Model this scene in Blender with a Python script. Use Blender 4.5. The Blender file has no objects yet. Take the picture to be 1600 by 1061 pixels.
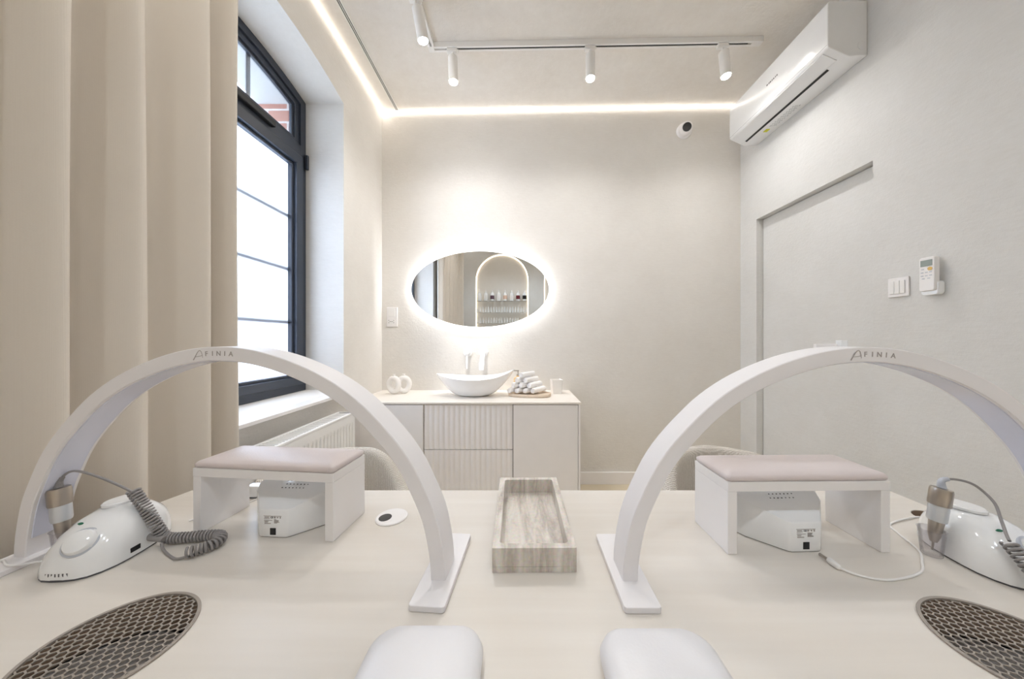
import bpy, bmesh, math, random
from mathutils import Vector, Matrix
R = math.radians
PI = math.pi
C = bpy.context.scene.collection
random.seed(7)

# ------------------------------------------------------------------ materials
def srgb(h):
    c = [int(h[i:i+2], 16) / 255 for i in (0, 2, 4)]
    return tuple((v / 12.92 if v <= 0.04045 else ((v + 0.055) / 1.055) ** 2.4) for v in c) + (1,)

def new_mat(name):
    m = bpy.data.materials.new(name); m.use_nodes = True
    nt = m.node_tree
    return m, nt, nt.nodes['Principled BSDF']

def simple(name, hexc, rough=0.5, metal=0.0, noise=0.03, nscale=12, bump=0.0, bscale=200, coat=0.0, spec=0.5, trans=0.0):
    m, nt, b = new_mat(name)
    col = srgb(hexc)
    tc = nt.nodes.new('ShaderNodeTexCoord')
    nz = nt.nodes.new('ShaderNodeTexNoise'); nz.inputs['Scale'].default_value = nscale; nz.inputs['Detail'].default_value = 4
    nt.links.new(tc.outputs['Object'], nz.inputs['Vector'])
    mx = nt.nodes.new('ShaderNodeMix'); mx.data_type = 'RGBA'
    mx.inputs[6].default_value = tuple(max(0, c * (1 - noise)) for c in col[:3]) + (1,)
    mx.inputs[7].default_value = tuple(min(1, c * (1 + noise)) for c in col[:3]) + (1,)
    nt.links.new(nz.outputs['Fac'], mx.inputs[0]); nt.links.new(mx.outputs[2], b.inputs['Base Color'])
    b.inputs['Roughness'].default_value = rough; b.inputs['Metallic'].default_value = metal
    b.inputs['Coat Weight'].default_value = coat; b.inputs['Coat Roughness'].default_value = 0.08
    b.inputs['Specular IOR Level'].default_value = spec
    b.inputs['Transmission Weight'].default_value = trans
    if bump > 0:
        n2 = nt.nodes.new('ShaderNodeTexNoise'); n2.inputs['Scale'].default_value = bscale; n2.inputs['Detail'].default_value = 3
        nt.links.new(tc.outputs['Object'], n2.inputs['Vector'])
        bp = nt.nodes.new('ShaderNodeBump'); bp.inputs['Strength'].default_value = bump; bp.inputs['Distance'].default_value = 0.002
        nt.links.new(n2.outputs['Fac'], bp.inputs['Height']); nt.links.new(bp.outputs['Normal'], b.inputs['Normal'])
    return m

def emis(name, rgb, strength):
    m = bpy.data.materials.new(name); m.use_nodes = True; nt = m.node_tree
    nt.nodes.remove(nt.nodes['Principled BSDF'])
    e = nt.nodes.new('ShaderNodeEmission'); e.inputs[0].default_value = (*rgb, 1); e.inputs[1].default_value = strength
    nt.links.new(e.outputs[0], nt.nodes['Material Output'].inputs[0])
    return m

def plaster(name, hexa, hexb):
    m, nt, b = new_mat(name)
    tc = nt.nodes.new('ShaderNodeTexCoord')
    n1 = nt.nodes.new('ShaderNodeTexNoise'); n1.inputs['Scale'].default_value = 1.6; n1.inputs['Detail'].default_value = 8; n1.inputs['Roughness'].default_value = 0.65
    nt.links.new(tc.outputs['Object'], n1.inputs['Vector'])
    mp = nt.nodes.new('ShaderNodeMapping'); mp.inputs['Scale'].default_value = (9, 9, 45)
    nt.links.new(tc.outputs['Object'], mp.inputs[0])
    n2 = nt.nodes.new('ShaderNodeTexNoise'); n2.inputs['Scale'].default_value = 2.4; n2.inputs['Detail'].default_value = 6; n2.inputs['Roughness'].default_value = 0.7
    nt.links.new(mp.outputs[0], n2.inputs['Vector'])
    ad = nt.nodes.new('ShaderNodeMath'); ad.operation = 'MULTIPLY_ADD'; ad.inputs[1].default_value = 0.5; 
    nt.links.new(n2.outputs['Fac'], ad.inputs[0]); nt.links.new(n1.outputs['Fac'], ad.inputs[2])
    cr = nt.nodes.new('ShaderNodeValToRGB'); cr.color_ramp.elements[0].position = 0.48; cr.color_ramp.elements[1].position = 0.98
    cr.color_ramp.elements[0].color = srgb(hexb); cr.color_ramp.elements[1].color = srgb(hexa)
    nt.links.new(ad.outputs[0], cr.inputs[0]); nt.links.new(cr.outputs[0], b.inputs['Base Color'])
    b.inputs['Roughness'].default_value = 0.75; b.inputs['Specular IOR Level'].default_value = 0.3
    n3 = nt.nodes.new('ShaderNodeTexNoise'); n3.inputs['Scale'].default_value = 60; n3.inputs['Detail'].default_value = 5; n3.inputs['Roughness'].default_value = 0.7
    nt.links.new(tc.outputs['Object'], n3.inputs['Vector'])
    a2 = nt.nodes.new('ShaderNodeMath'); a2.operation = 'MULTIPLY_ADD'; a2.inputs[1].default_value = 0.6
    nt.links.new(n2.outputs['Fac'], a2.inputs[0]); nt.links.new(n3.outputs['Fac'], a2.inputs[2])
    bp = nt.nodes.new('ShaderNodeBump'); bp.inputs['Strength'].default_value = 0.36; bp.inputs['Distance'].default_value = 0.004
    nt.links.new(a2.outputs[0], bp.inputs['Height']); nt.links.new(bp.outputs['Normal'], b.inputs['Normal'])
    return m

def weave(name, hexa, hexb, scale, bump=0.5, rough=0.9, trans=0.0, dist=0.002):
    m, nt, b = new_mat(name)
    tc = nt.nodes.new('ShaderNodeTexCoord')
    outs = []
    for d in ('X', 'Y', 'Z'):
        w = nt.nodes.new('ShaderNodeTexWave'); w.bands_direction = d; w.inputs['Scale'].default_value = scale
        w.inputs['Distortion'].default_value = 2.5; w.inputs['Detail'].default_value = 2; w.inputs['Detail Scale'].default_value = 2
        nt.links.new(tc.outputs['Object'], w.inputs['Vector']); outs.append(w.outputs['Fac'])
    a = nt.nodes.new('ShaderNodeMath'); a.operation = 'ADD'; nt.links.new(outs[0], a.inputs[0]); nt.links.new(outs[1], a.inputs[1])
    a2 = nt.nodes.new('ShaderNodeMath'); a2.operation = 'ADD'; nt.links.new(a.outputs[0], a2.inputs[0]); nt.links.new(outs[2], a2.inputs[1])
    a3 = nt.nodes.new('ShaderNodeMath'); a3.operation = 'DIVIDE'; a3.inputs[1].default_value = 3; nt.links.new(a2.outputs[0], a3.inputs[0])
    cr = nt.nodes.new('ShaderNodeValToRGB'); cr.color_ramp.elements[0].color = srgb(hexb); cr.color_ramp.elements[1].color = srgb(hexa)
    cr.color_ramp.elements[0].position = 0.2; cr.color_ramp.elements[1].position = 0.8
    nt.links.new(a3.outputs[0], cr.inputs[0]); nt.links.new(cr.outputs[0], b.inputs['Base Color'])
    b.inputs['Roughness'].default_value = rough; b.inputs['Specular IOR Level'].default_value = 0.15
    bp = nt.nodes.new('ShaderNodeBump'); bp.inputs['Strength'].default_value = bump; bp.inputs['Distance'].default_value = dist
    nt.links.new(a3.outputs[0], bp.inputs['Height']); nt.links.new(bp.outputs['Normal'], b.inputs['Normal'])
    return m

def stone_mat(name):
    m, nt, b = new_mat(name)
    tc = nt.nodes.new('ShaderNodeTexCoord')
    mp = nt.nodes.new('ShaderNodeMapping'); mp.inputs['Scale'].default_value = (26, 4.5, 3.0); mp.inputs['Rotation'].default_value = (0, 0, R(7))
    nt.links.new(tc.outputs['Object'], mp.inputs[0])
    n1 = nt.nodes.new('ShaderNodeTexNoise'); n1.inputs['Scale'].default_value = 1.6; n1.inputs['Detail'].default_value = 9; n1.inputs['Roughness'].default_value = 0.62; n1.inputs['Distortion'].default_value = 0.7
    nt.links.new(mp.outputs[0], n1.inputs['Vector'])
    cr = nt.nodes.new('ShaderNodeValToRGB'); r = cr.color_ramp
    r.elements[0].position = 0.24; r.elements[0].color = srgb('90857c')
    r.elements[1].position = 0.74; r.elements[1].color = srgb('e6e1da')
    e = r.elements.new(0.40); e.color = srgb('b8ada1')
    e = r.elements.new(0.53); e.color = srgb('d2c9bd')
    nt.links.new(n1.outputs['Fac'], cr.inputs[0])
    n2 = nt.nodes.new('ShaderNodeTexNoise'); n2.inputs['Scale'].default_value = 160; n2.inputs['Detail'].default_value = 3
    nt.links.new(tc.outputs['Object'], n2.inputs['Vector'])
    mx = nt.nodes.new('ShaderNodeMix'); mx.data_type = 'RGBA'; mx.blend_type = 'SOFT_LIGHT'; mx.inputs[0].default_value = 0.55
    nt.links.new(cr.outputs[0], mx.inputs[6]); nt.links.new(n2.outputs['Color'], mx.inputs[7])
    hs = nt.nodes.new('ShaderNodeHueSaturation'); hs.inputs['Saturation'].default_value = 0.75
    nt.links.new(mx.outputs[2], hs.inputs['Color']); nt.links.new(hs.outputs[0], b.inputs['Base Color'])
    b.inputs['Roughness'].default_value = 0.38
    return m

def brick_mat(name):
    m, nt, b = new_mat(name)
    tc = nt.nodes.new('ShaderNodeTexCoord')
    sp = nt.nodes.new('ShaderNodeSeparateXYZ'); nt.links.new(tc.outputs['Object'], sp.inputs[0])
    a = nt.nodes.new('ShaderNodeMath'); a.operation = 'ADD'; nt.links.new(sp.outputs['X'], a.inputs[0]); nt.links.new(sp.outputs['Y'], a.inputs[1])
    cb = nt.nodes.new('ShaderNodeCombineXYZ'); nt.links.new(a.outputs[0], cb.inputs['X']); nt.links.new(sp.outputs['Z'], cb.inputs['Y'])
    br = nt.nodes.new('ShaderNodeTexBrick'); nt.links.new(cb.outputs[0], br.inputs['Vector'])
    br.inputs['Scale'].default_value = 1.0; br.inputs['Brick Width'].default_value = 0.25; br.inputs['Row Height'].default_value = 0.078
    br.inputs['Mortar Size'].default_value = 0.006
    br.inputs['Color1'].default_value = srgb('c48d7c'); br.inputs['Color2'].default_value = srgb('b87a69'); br.inputs['Mortar'].default_value = srgb('e4dcd6')
    nt.links.new(br.outputs['Color'], b.inputs['Base Color']); b.inputs['Roughness'].default_value = 0.85
    return m

def floor_mat(name):
    m, nt, b = new_mat(name)
    tc = nt.nodes.new('ShaderNodeTexCoord')
    br = nt.nodes.new('ShaderNodeTexBrick'); nt.links.new(tc.outputs['Object'], br.inputs['Vector'])
    br.inputs['Scale'].default_value = 1.0; br.inputs['Brick Width'].default_value = 1.2; br.inputs['Row Height'].default_value = 0.6
    br.inputs['Mortar Size'].default_value = 0.003; br.offset = 0.0
    br.inputs['Color1'].default_value = srgb('d9cdb6'); br.inputs['Color2'].default_value = srgb('d4c7ae'); br.inputs['Mortar'].default_value = srgb('a89b86')
    nt.links.new(br.outputs['Color'], b.inputs['Base Color']); b.inputs['Roughness'].default_value = 0.35
    return m

def table_mat(name):
    m, nt, b = new_mat(name)
    tc = nt.nodes.new('ShaderNodeTexCoord')
    mp = nt.nodes.new('ShaderNodeMapping'); mp.inputs['Scale'].default_value = (1.2, 22, 22)
    nt.links.new(tc.outputs['Object'], mp.inputs[0])
    n1 = nt.nodes.new('ShaderNodeTexNoise'); n1.inputs['Scale'].default_value = 2.0; n1.inputs['Detail'].default_value = 7
    nt.links.new(mp.outputs[0], n1.inputs['Vector'])
    cr = nt.nodes.new('ShaderNodeValToRGB')
    cr.color_ramp.elements[0].position = 0.3; cr.color_ramp.elements[1].position = 0.7
    cr.color_ramp.elements[0].color = srgb('d7d1c9'); cr.color_ramp.elements[1].color = srgb('dcd7d0')
    nt.links.new(n1.outputs['Fac'], cr.inputs[0]); nt.links.new(cr.outputs[0], b.inputs['Base Color'])
    b.inputs['Roughness'].default_value = 0.34
    return m

def translucent(name, rgb, mixd=0.25):
    m = bpy.data.materials.new(name); m.use_nodes = True; nt = m.node_tree
    nt.nodes.remove(nt.nodes['Principled BSDF'])
    t = nt.nodes.new('ShaderNodeBsdfTranslucent'); t.inputs[0].default_value = (*rgb, 1)
    g = nt.nodes.new('ShaderNodeBsdfGlossy'); g.inputs['Roughness'].default_value = 0.25; g.inputs[0].default_value = (.8, .8, .8, 1)
    mx = nt.nodes.new('ShaderNodeMixShader'); mx.inputs[0].default_value = 0.05
    nt.links.new(t.outputs[0], mx.inputs[1]); nt.links.new(g.outputs[0], mx.inputs[2])
    nt.links.new(mx.outputs[0], nt.nodes['Material Output'].inputs[0])
    return m

def clear_glass(name, tint=(1, 1, 1), refl=0.06, rough=0.02):
    m = bpy.data.materials.new(name); m.use_nodes = True; nt = m.node_tree
    nt.nodes.remove(nt.nodes['Principled BSDF'])
    t = nt.nodes.new('ShaderNodeBsdfTransparent'); t.inputs[0].default_value = (*tint, 1)
    g = nt.nodes.new('ShaderNodeBsdfGlossy'); g.inputs['Roughness'].default_value = rough
    fr = nt.nodes.new('ShaderNodeLayerWeight'); fr.inputs['Blend'].default_value = 0.25
    mr = nt.nodes.new('ShaderNodeMath'); mr.operation = 'MULTIPLY_ADD'; mr.inputs[1].default_value = 0.5; mr.inputs[2].default_value = refl
    nt.links.new(fr.outputs['Fresnel'], mr.inputs[0])
    mx = nt.nodes.new('ShaderNodeMixShader'); nt.links.new(mr.outputs[0], mx.inputs[0])
    nt.links.new(t.outputs[0], mx.inputs[1]); nt.links.new(g.outputs[0], mx.inputs[2])
    nt.links.new(mx.outputs[0], nt.nodes['Material Output'].inputs[0])
    return m

M = {}
M['plaster'] = plaster('beige_plaster', 'e4e1dc', 'd9d5cf')
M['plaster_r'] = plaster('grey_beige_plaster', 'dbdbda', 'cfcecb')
M['ceiling'] = plaster('ceiling_plaster', 'e9e5df', 'dcd6ce')
M['stucco'] = simple('grey_stucco', 'cdd0cf', .9, bump=.6, bscale=80)
M['brick'] = brick_mat('brick')
M['floor'] = floor_mat('floor_tile')
M['table'] = table_mat('cream_laminate')
M['curtain'] = weave('linen', 'ddd6cc', 'd4ccc1', 420, .25, dist=.0005)
M['knit'] = weave('knit', 'e4dfd8', 'c2bab0', 62, 1.0, dist=.003)
M['anthracite'] = simple('anthracite', '363c47', .38, noise=.05)
M['rubber'] = simple('black_rubber', '17181a', .5)
M['white'] = simple('white_lacquer', 'eceaea', .35, coat=.2)
M['white_gloss'] = simple('white_gloss', 'eef0f2', .12, coat=.6)
M['white_matt'] = simple('white_matt', 'eae9e8', .6)
M['lamp_white'] = simple('satin_white', 'e7e5e7', .42)
M['diffuser'] = simple('diffuser', 'd5d8e8', .18, coat=.3)
M['pad'] = simple('pad_leather', 'e2e2e6', .33, bump=.1, bscale=300)
M['pink'] = simple('dusty_leather', 'd3c9c8', .40, bump=.15, bscale=350)
M['cab'] = simple('cabinet_lacquer', 'f0edec', .42)
M['cab_top'] = simple('cabinet_top', 'ece6de', .35)
M['gap'] = simple('shadow_gap', '57504a', .8)
M['porcelain'] = simple('porcelain', 'f3f3f4', .12, coat=.5)
M['ceramic'] = simple('ceramic', 'efece8', .6)
M['towel'] = simple('terry', 'fbfafa', .95, bump=1.0, bscale=260)
M['wood'] = simple('pale_wood', 'd9c8b4', .55, noise=.1, nscale=30)
M['amber'] = simple('amber', 'ecc894', .25, coat=.3)
M['steel'] = simple('steel', 'b3aca4', .28, metal=1)
M['brushed'] = simple('brushed_steel', 'b5ada4', .3, metal=1)
M['silver'] = simple('silver', 'd0d4da', .35, metal=.55)
M['cord'] = simple('grey_cord', '8f8c8c', .5)
M['boot'] = simple('grey_boot', 'b9bec8', .5)
M['brown'] = simple('brown_inner', '94806e', .6)
M['filter'] = simple('grey_filter', '8d8a88', .35, metal=.4)
M['grille'] = simple('grille_metal', 'a39b93', .45, metal=.2)
M['black'] = simple('black', '15161a', .35)
M['ink'] = simple('grey_ink', '55555a', .6)
M['note_ink'] = simple('pale_ink', 'a9abad', .6)
M['logo'] = simple('logo_grey', 'a59f9d', .4)
M['track'] = simple('track_white', 'eae8e5', .4)
M['stone'] = stone_mat('travertine')
M['ac'] = simple('ac_white', 'e6e7e8', .22, coat=.3)
M['green'] = simple('green', '1f6b52', .3)
M['lcd'] = simple('lcd', '8d9690', .3)
M['yellow'] = simple('yellow', 'd7b46a', .5)
M['sticker'] = simple('sticker', 'c8c81e', .5)
M['dark_red'] = simple('dark_red', '6d2430', .3)
M['purple'] = simple('purple', '5c4150', .3)
M['nude'] = simple('nude', 'd8b9a6', .3)
M['cup'] = clear_glass('cup_plastic', (.93, .925, .94), .08, .1)
M['glass'] = clear_glass('window_glass', (.98, .99, 1), .02)
M['shelf'] = clear_glass('shelf_glass', (.97, .98, .98), .05)
M['frost'] = translucent('frosted_glass', (.93, .95, .98))
M['candle'] = simple('candle_glass', 'efece8', .3, coat=.3)
M['frost_bulb'] = emis('bulb', (1, .96, .90), 110)
M['led'] = emis('led_warm', (1, .92, .83), 12)
M['led_mirror'] = emis('led_mirror', (.98, .98, 1), 46)
M['led_niche'] = emis('led_niche', (1, .82, .62), 5.0)
mm, nt, b = new_mat('mirror'); b.inputs['Metallic'].default_value = 1; b.inputs['Roughness'].default_value = 0.0; b.inputs['Base Color'].default_value = (.93, .94, .94, 1)
M['mirror'] = mm

# ------------------------------------------------------------------ mesh helpers
def obj(name, bm, mat=None, parent=None, smooth=False, bevel=0.0, segs=2, subsurf=0, mats=None, ang=35):
    bmesh.ops.recalc_face_normals(bm, faces=bm.faces)
    me = bpy.data.meshes.new(name); bm.to_mesh(me); bm.free()
    o = bpy.data.objects.new(name, me); C.objects.link(o)
    for k in (mats or [mat]):
        me.materials.append(M[k] if isinstance(k, str) else k)
    if parent is not None: o.parent = parent
    if bevel > 0:
        md = o.modifiers.new('bevel', 'BEVEL'); md.width = bevel; md.segments = segs; md.harden_normals = True; md.limit_method = 'ANGLE'; md.angle_limit = R(30)
    if subsurf:
        md = o.modifiers.new('sub', 'SUBSURF'); md.levels = subsurf; md.render_levels = subsurf
    if smooth or bevel > 0:
        for p in me.polygons: p.use_smooth = True
        me.set_sharp_from_angle(angle=R(ang))
    return o

def thing(name, label, cat, loc=(0, 0, 0), rz=0, group=None):
    o = bpy.data.objects.new(name, None); C.objects.link(o)
    o.empty_display_size = .05
    o.location = loc; o.rotation_euler = (0, 0, rz); o['label'] = label; o['category'] = cat
    if group: o['group'] = group
    return o

def tag(o, label, cat, group=None):
    o['label'] = label; o['category'] = cat
    if group: o['group'] = group
    return o

def struct(o):
    o['kind'] = 'structure'; return o

def dup(root, loc, rz=0, label=None):
    r = root.copy(); C.objects.link(r); r.location = loc; r.rotation_euler = (0, 0, rz)
    if label: r['label'] = label
    for ch in list(root.children):
        c = ch.copy(); C.objects.link(c); c.parent = r
        for g in ch.children:
            d = g.copy(); C.objects.link(d); d.parent = c
    return r

def box(bm, x0, x1, y0, y1, z0, z1):
    v = [bm.verts.new(p) for p in ((x0,y0,z0),(x1,y0,z0),(x1,y1,z0),(x0,y1,z0),(x0,y0,z1),(x1,y0,z1),(x1,y1,z1),(x0,y1,z1))]
    for f in ((0,3,2,1),(4,5,6,7),(0,1,5,4),(1,2,6,5),(2,3,7,6),(3,0,4,7)):
        bm.faces.new([v[i] for i in f])
    return v

def B(*a):
    bm = bmesh.new(); box(bm, *a); return bm

def loft(bm, rings, caps=True, closed=False):
    rs = [[bm.verts.new(p) for p in r] for r in rings]
    n = len(rs[0])
    m = len(rs)
    for i in range(m if closed else m - 1):
        a, b_ = rs[i], rs[(i + 1) % m]
        for j in range(n):
            k = (j + 1) % n
            try: bm.faces.new((a[j], a[k], b_[k], b_[j]))
            except ValueError: pass
    if caps and not closed:
        try:
            bm.faces.new(list(reversed(rs[0]))); bm.faces.new(rs[-1])
        except ValueError: pass
    return rs

def lathe(bm, prof, n=32, cap=True, m=None, sx=1, sy=1):
    rings = []
    for (r, z) in prof:
        ring = [Vector((r * sx * math.cos(2*PI*k/n), r * sy * math.sin(2*PI*k/n), z)) for k in range(n)]
        if m is not None: ring = [m @ p for p in ring]
        rings.append(ring)
    loft(bm, rings, cap)

def tube(bm, pts, r, n=8, caps=True):
    pts = [Vector(p) for p in pts]
    rings = []; prev = None
    for i, p in enumerate(pts):
        t = (pts[min(i+1, len(pts)-1)] - pts[max(i-1, 0)]).normalized()
        if prev is None:
            a = Vector((0, 0, 1)) if abs(t.z) < .9 else Vector((1, 0, 0))
            u = t.cross(a).normalized()
        else:
            u = (prev - t * prev.dot(t)).normalized()
        prev = u; w = t.cross(u)
        rr = r[i] if isinstance(r, (list, tuple)) else r
        rings.append([p + (u * math.cos(2*PI*k/n) + w * math.sin(2*PI*k/n)) * rr for k in range(n)])
    loft(bm, rings, caps)

def cr_path(P, per=10):
    P = [Vector(p) for p in P]; out = []
    for i in range(len(P) - 1):
        p0 = P[max(i-1, 0)]; p1 = P[i]; p2 = P[i+1]; p3 = P[min(i+2, len(P)-1)]
        for k in range(per):
            t = k / per
            out.append(.5 * ((2*p1) + (p2-p0)*t + (2*p0-5*p1+4*p2-p3)*t*t + (3*p1-p0-3*p2+p3)*t**3))
    out.append(P[-1]); return out

def helix(path, rad, pitch, per=12):
    # dense helix wound round a path
    L = [0]
    for i in range(1, len(path)): L.append(L[-1] + (path[i]-path[i-1]).length)
    turns = L[-1] / pitch; N = int(turns * per)
    out = []; u = None
    import bisect
    for k in range(N + 1):
        s = L[-1] * k / N
        i = min(max(bisect.bisect_right(L, s) - 1, 0), len(path) - 2)
        f = (s - L[i]) / max(L[i+1] - L[i], 1e-9)
        p = path[i].lerp(path[i+1], f)
        a = path[max(i-1, 0)]; b_ = path[min(i+2, len(path)-1)]
        t = (b_ - a).normalized()
        if u is None: u = t.cross(Vector((0, 0, 1))).normalized()
        else: u = (u - t * u.dot(t)).normalized()
        w = t.cross(u); an = 2*PI*turns*k/N
        out.append(p + (u*math.cos(an) + w*math.sin(an)) * rad)
    return out

def prism(bm, loop, holes=(), h0=0.0, h1=1.0, axis='z', hole_mi=None):
    """flat outline with holes filled and given a thickness; axis names the thickness direction"""
    def P(a, b_, h):
        return {'z': (a, b_, h), 'y': (a, h, b_), 'x': (h, a, b_)}[axis]
    edges = []; loops = [loop] + list(holes)
    vl = []
    for lp in loops:
        vs = [bm.verts.new(P(a, b_, h0)) for a, b_ in lp]
        vl.append(vs)
        for i in range(len(vs)): edges.append(bm.edges.new((vs[i], vs[(i+1) % len(vs)])))
    if len(loops) == 1:
        faces = [bm.faces.new(vl[0])]
    else:
        g = bmesh.ops.triangle_fill(bm, use_beauty=True, use_dissolve=False, edges=edges)
        faces = [f for f in g['geom'] if isinstance(f, bmesh.types.BMFace)]
    top = {}
    for vs, lp in zip(vl, loops):
        for v, (a, b_) in zip(vs, lp): top[v] = bm.verts.new(P(a, b_, h1))
    for f in faces: bm.faces.new([top[v] for v in reversed(f.verts)])
    for li, vs in enumerate(vl):
        for i in range(len(vs)):
            a, b_ = vs[i], vs[(i+1) % len(vs)]
            f = bm.faces.new((a, b_, top[b_], top[a]))
            if li and hole_mi: f.material_index = hole_mi(f)

def circ(cx, cy, r, n=48, ry=None):
    return [(cx + r*math.cos(2*PI*k/n), cy + (ry or r)*math.sin(2*PI*k/n)) for k in range(n)]

def rrect(x0, x1, y0, y1, r, n=8):
    out = []
    for cx, cy, a0 in ((x1-r, y1-r, 0), (x0+r, y1-r, 90), (x0+r, y0+r, 180), (x1-r, y0+r, 270)):
        for k in range(n+1):
            a = R(a0 + 90*k/n); out.append((cx + r*math.cos(a), cy + r*math.sin(a)))
    return out

def ring_prism(bm, outer, inner, h0, h1, axis='x'):
    def P(a, b_, h):
        return {'z': (a, b_, h), 'y': (a, h, b_), 'x': (h, a, b_)}[axis]
    n = len(outer)
    v = [[bm.verts.new(P(a, b_, h)) for a, b_ in lp] for lp in (outer, inner) for h in (h0, h1)]
    o0, o1, i0, i1 = v
    for i in range(n):
        j = (i+1) % n
        bm.faces.new((o0[i], o0[j], i0[j], i0[i])); bm.faces.new((o1[i], i1[i], i1[j], o1[j]))
        bm.faces.new((o0[i], o1[i], o1[j], o0[j])); bm.faces.new((i0[i], i0[j], i1[j], i1[i]))

def text_bm(s, size, depth=.0003):
    cu = bpy.data.curves.new('t', 'FONT'); cu.body = s; cu.size = size; cu.extrude = depth
    cu.align_x = 'CENTER'; cu.align_y = 'CENTER'; cu.space_character = 1.0; cu.offset = size*.02
    o = bpy.data.objects.new('t', cu); C.objects.link(o)
    bpy.context.view_layer.update()
    me = bpy.data.meshes.new_from_object(o.evaluated_get(bpy.context.evaluated_depsgraph_get()))
    bpy.data.objects.remove(o); bm = bmesh.new(); bm.from_mesh(me); bpy.data.meshes.remove(me)
    return bm

def place(bm, m):
    bmesh.ops.transform(bm, matrix=m, verts=bm.verts); return bm

def rotm(ax, deg): return Matrix.Rotation(R(deg), 4, ax)
def T(x, y, z): return Matrix.Translation((x, y, z))

# ------------------------------------------------------------------ room dimensions
XL, XR, YB, YN = -1.104, 1.771, 2.51, -1.25
CEIL = lambda x: 2.982 + (x - XL) * 0.0181
TZ = 0.76                                      # table top

# window opening: a segmental arch
WY0, WY1, WZ0 = 0.96, 1.963, 0.842
def arch_loop(ins, z0=WZ0, n=20, bottom=None):
    y0, y1 = WY0 + ins, WY1 - ins
    yc = (WY0 + WY1)/2; hw = (WY1 - WY0)/2; rise = .066
    rad = (hw*hw + rise*rise)/(2*rise); zc = 2.636 + rise - rad
    rr = rad - ins
    out = [(y0, z0 + (ins if bottom is None else bottom)), (y1, z0 + (ins if bottom is None else bottom))]
    for k in range(n+1):
        y = y1 + (y0 - y1)*k/n
        out.append((y, zc + math.sqrt(rr*rr - (y-yc)**2)))
    return out

# floor, ceiling
o = struct(obj('floor', B(XL-.5, XR+.3, YN-.3, YB+.2, -.1, 0), 'floor'))
bm = bmesh.new()
loft(bm, [[(XL-.1, y, CEIL(XL-.1)), (XR+.3, y, CEIL(XR+.3)), (XR+.3, y, 3.3), (XL-.1, y, 3.3)] for y in (YN-.3, YB+.2)])
struct(obj('ceiling', bm, 'ceiling'))
# back wall
struct(obj('wall_back', B(XL-.1, XR+.3, YB, YB+.15, 0, 3.1), 'plaster'))
# left wall, inner plaster leaf with the arched opening and outer brick leaf
bm = bmesh.new()
prism(bm, [(YN-.1, 0), (YB+.15, 0), (YB+.15, 3.1), (YN-.1, 3.1)], [arch_loop(0)], -1.385, XL, 'x')
struct(obj('wall_left', bm, 'plaster'))
bm = bmesh.new()
prism(bm, [(YN-.1, 0), (YB+.15, 0), (YB+.15, 3.3), (YN-.1, 3.3)], [arch_loop(.035)], -1.62, -1.3851, 'x',
      hole_mi=lambda f: 1 if f.calc_center_median().z > 2.6 else 0)
struct(obj('wall_outer', bm, mats=['brick', 'stucco']))
# right wall with the flush door recess
DY0, DY1, DZ = 1.569, 2.3406, 2.056
bm = bmesh.new()
prism(bm, [(YN-.1, 0), (DY0, 0), (DY0, DZ), (DY1, DZ), (DY1, 0), (YB+.15, 0), (YB+.15, 3.15), (YN-.1, 3.15)], (), XR, XR+.14, 'x')
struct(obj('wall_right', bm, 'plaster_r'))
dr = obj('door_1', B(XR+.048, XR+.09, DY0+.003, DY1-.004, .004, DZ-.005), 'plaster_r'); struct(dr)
struct(obj('wall_beyond_door', B(XR+.10, XR+.16, DY0-.05, DY1+.05, 0, DZ+.05), 'gap'))
# wall behind the camera with two arched niches
def niche_loop(x0, x1, z0, z1, ins=0, n=24):
    r = (x1-x0)/2 - ins; cx = (x0+x1)/2; zs = z1 - (x1-x0)/2
    out = [(x0+ins, z0+ins), (x1-ins, z0+ins)]
    for k in range(n+1):
        a = PI*k/n; out.append((cx + r*math.cos(a), zs + r*math.sin(a)))
    return out
N1 = (-.88, .176, .55, 2.86); N2 = (.485, 1.54, .55, 2.86)
bm = bmesh.new()
prism(bm, [(XL-.1, 0), (XR+.3, 0), (XR+.3, 3.1), (XL-.1, 3.1)], [niche_loop(*N1), niche_loop(*N2)], YN-.09, YN, 'y')
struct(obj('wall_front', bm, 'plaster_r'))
struct(obj('wall_niche', B(XL-.1, XR+.3, YN-.2, YN-.0901, 0, 3.1), 'plaster'))
# baseboards
struct(obj('baseboard_back', B(.42, XR-.001, YB-.014, YB-.0005, .0005, .098), 'cab', bevel=.002))
struct(obj('baseboard_right', B(XR-.014, XR-.0005, YN+.002, DY0-.002, .0005, .098), 'cab', bevel=.002))

# ------------------------------------------------------------------ window
w = obj('window_1', B(-1.0, -.9, 0, 1, 0, 1), 'anthracite'); struct(w)
bm = bmesh.new(); ring_prism(bm, arch_loop(.001), arch_loop(.045), -1.384, -1.341)
me = bpy.data.meshes.new('window_1'); bmesh.ops.recalc_face_normals(bm, faces=bm.faces); bm.to_mesh(me); bm.free()
me.materials.append(M['anthracite']); w.data = me
bm = bmesh.new(); box(bm, -1.384, -1.338, WY0+.045, WY1-.045, 2.272, 2.343); obj('transom', bm, 'anthracite', w, bevel=.003)
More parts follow.
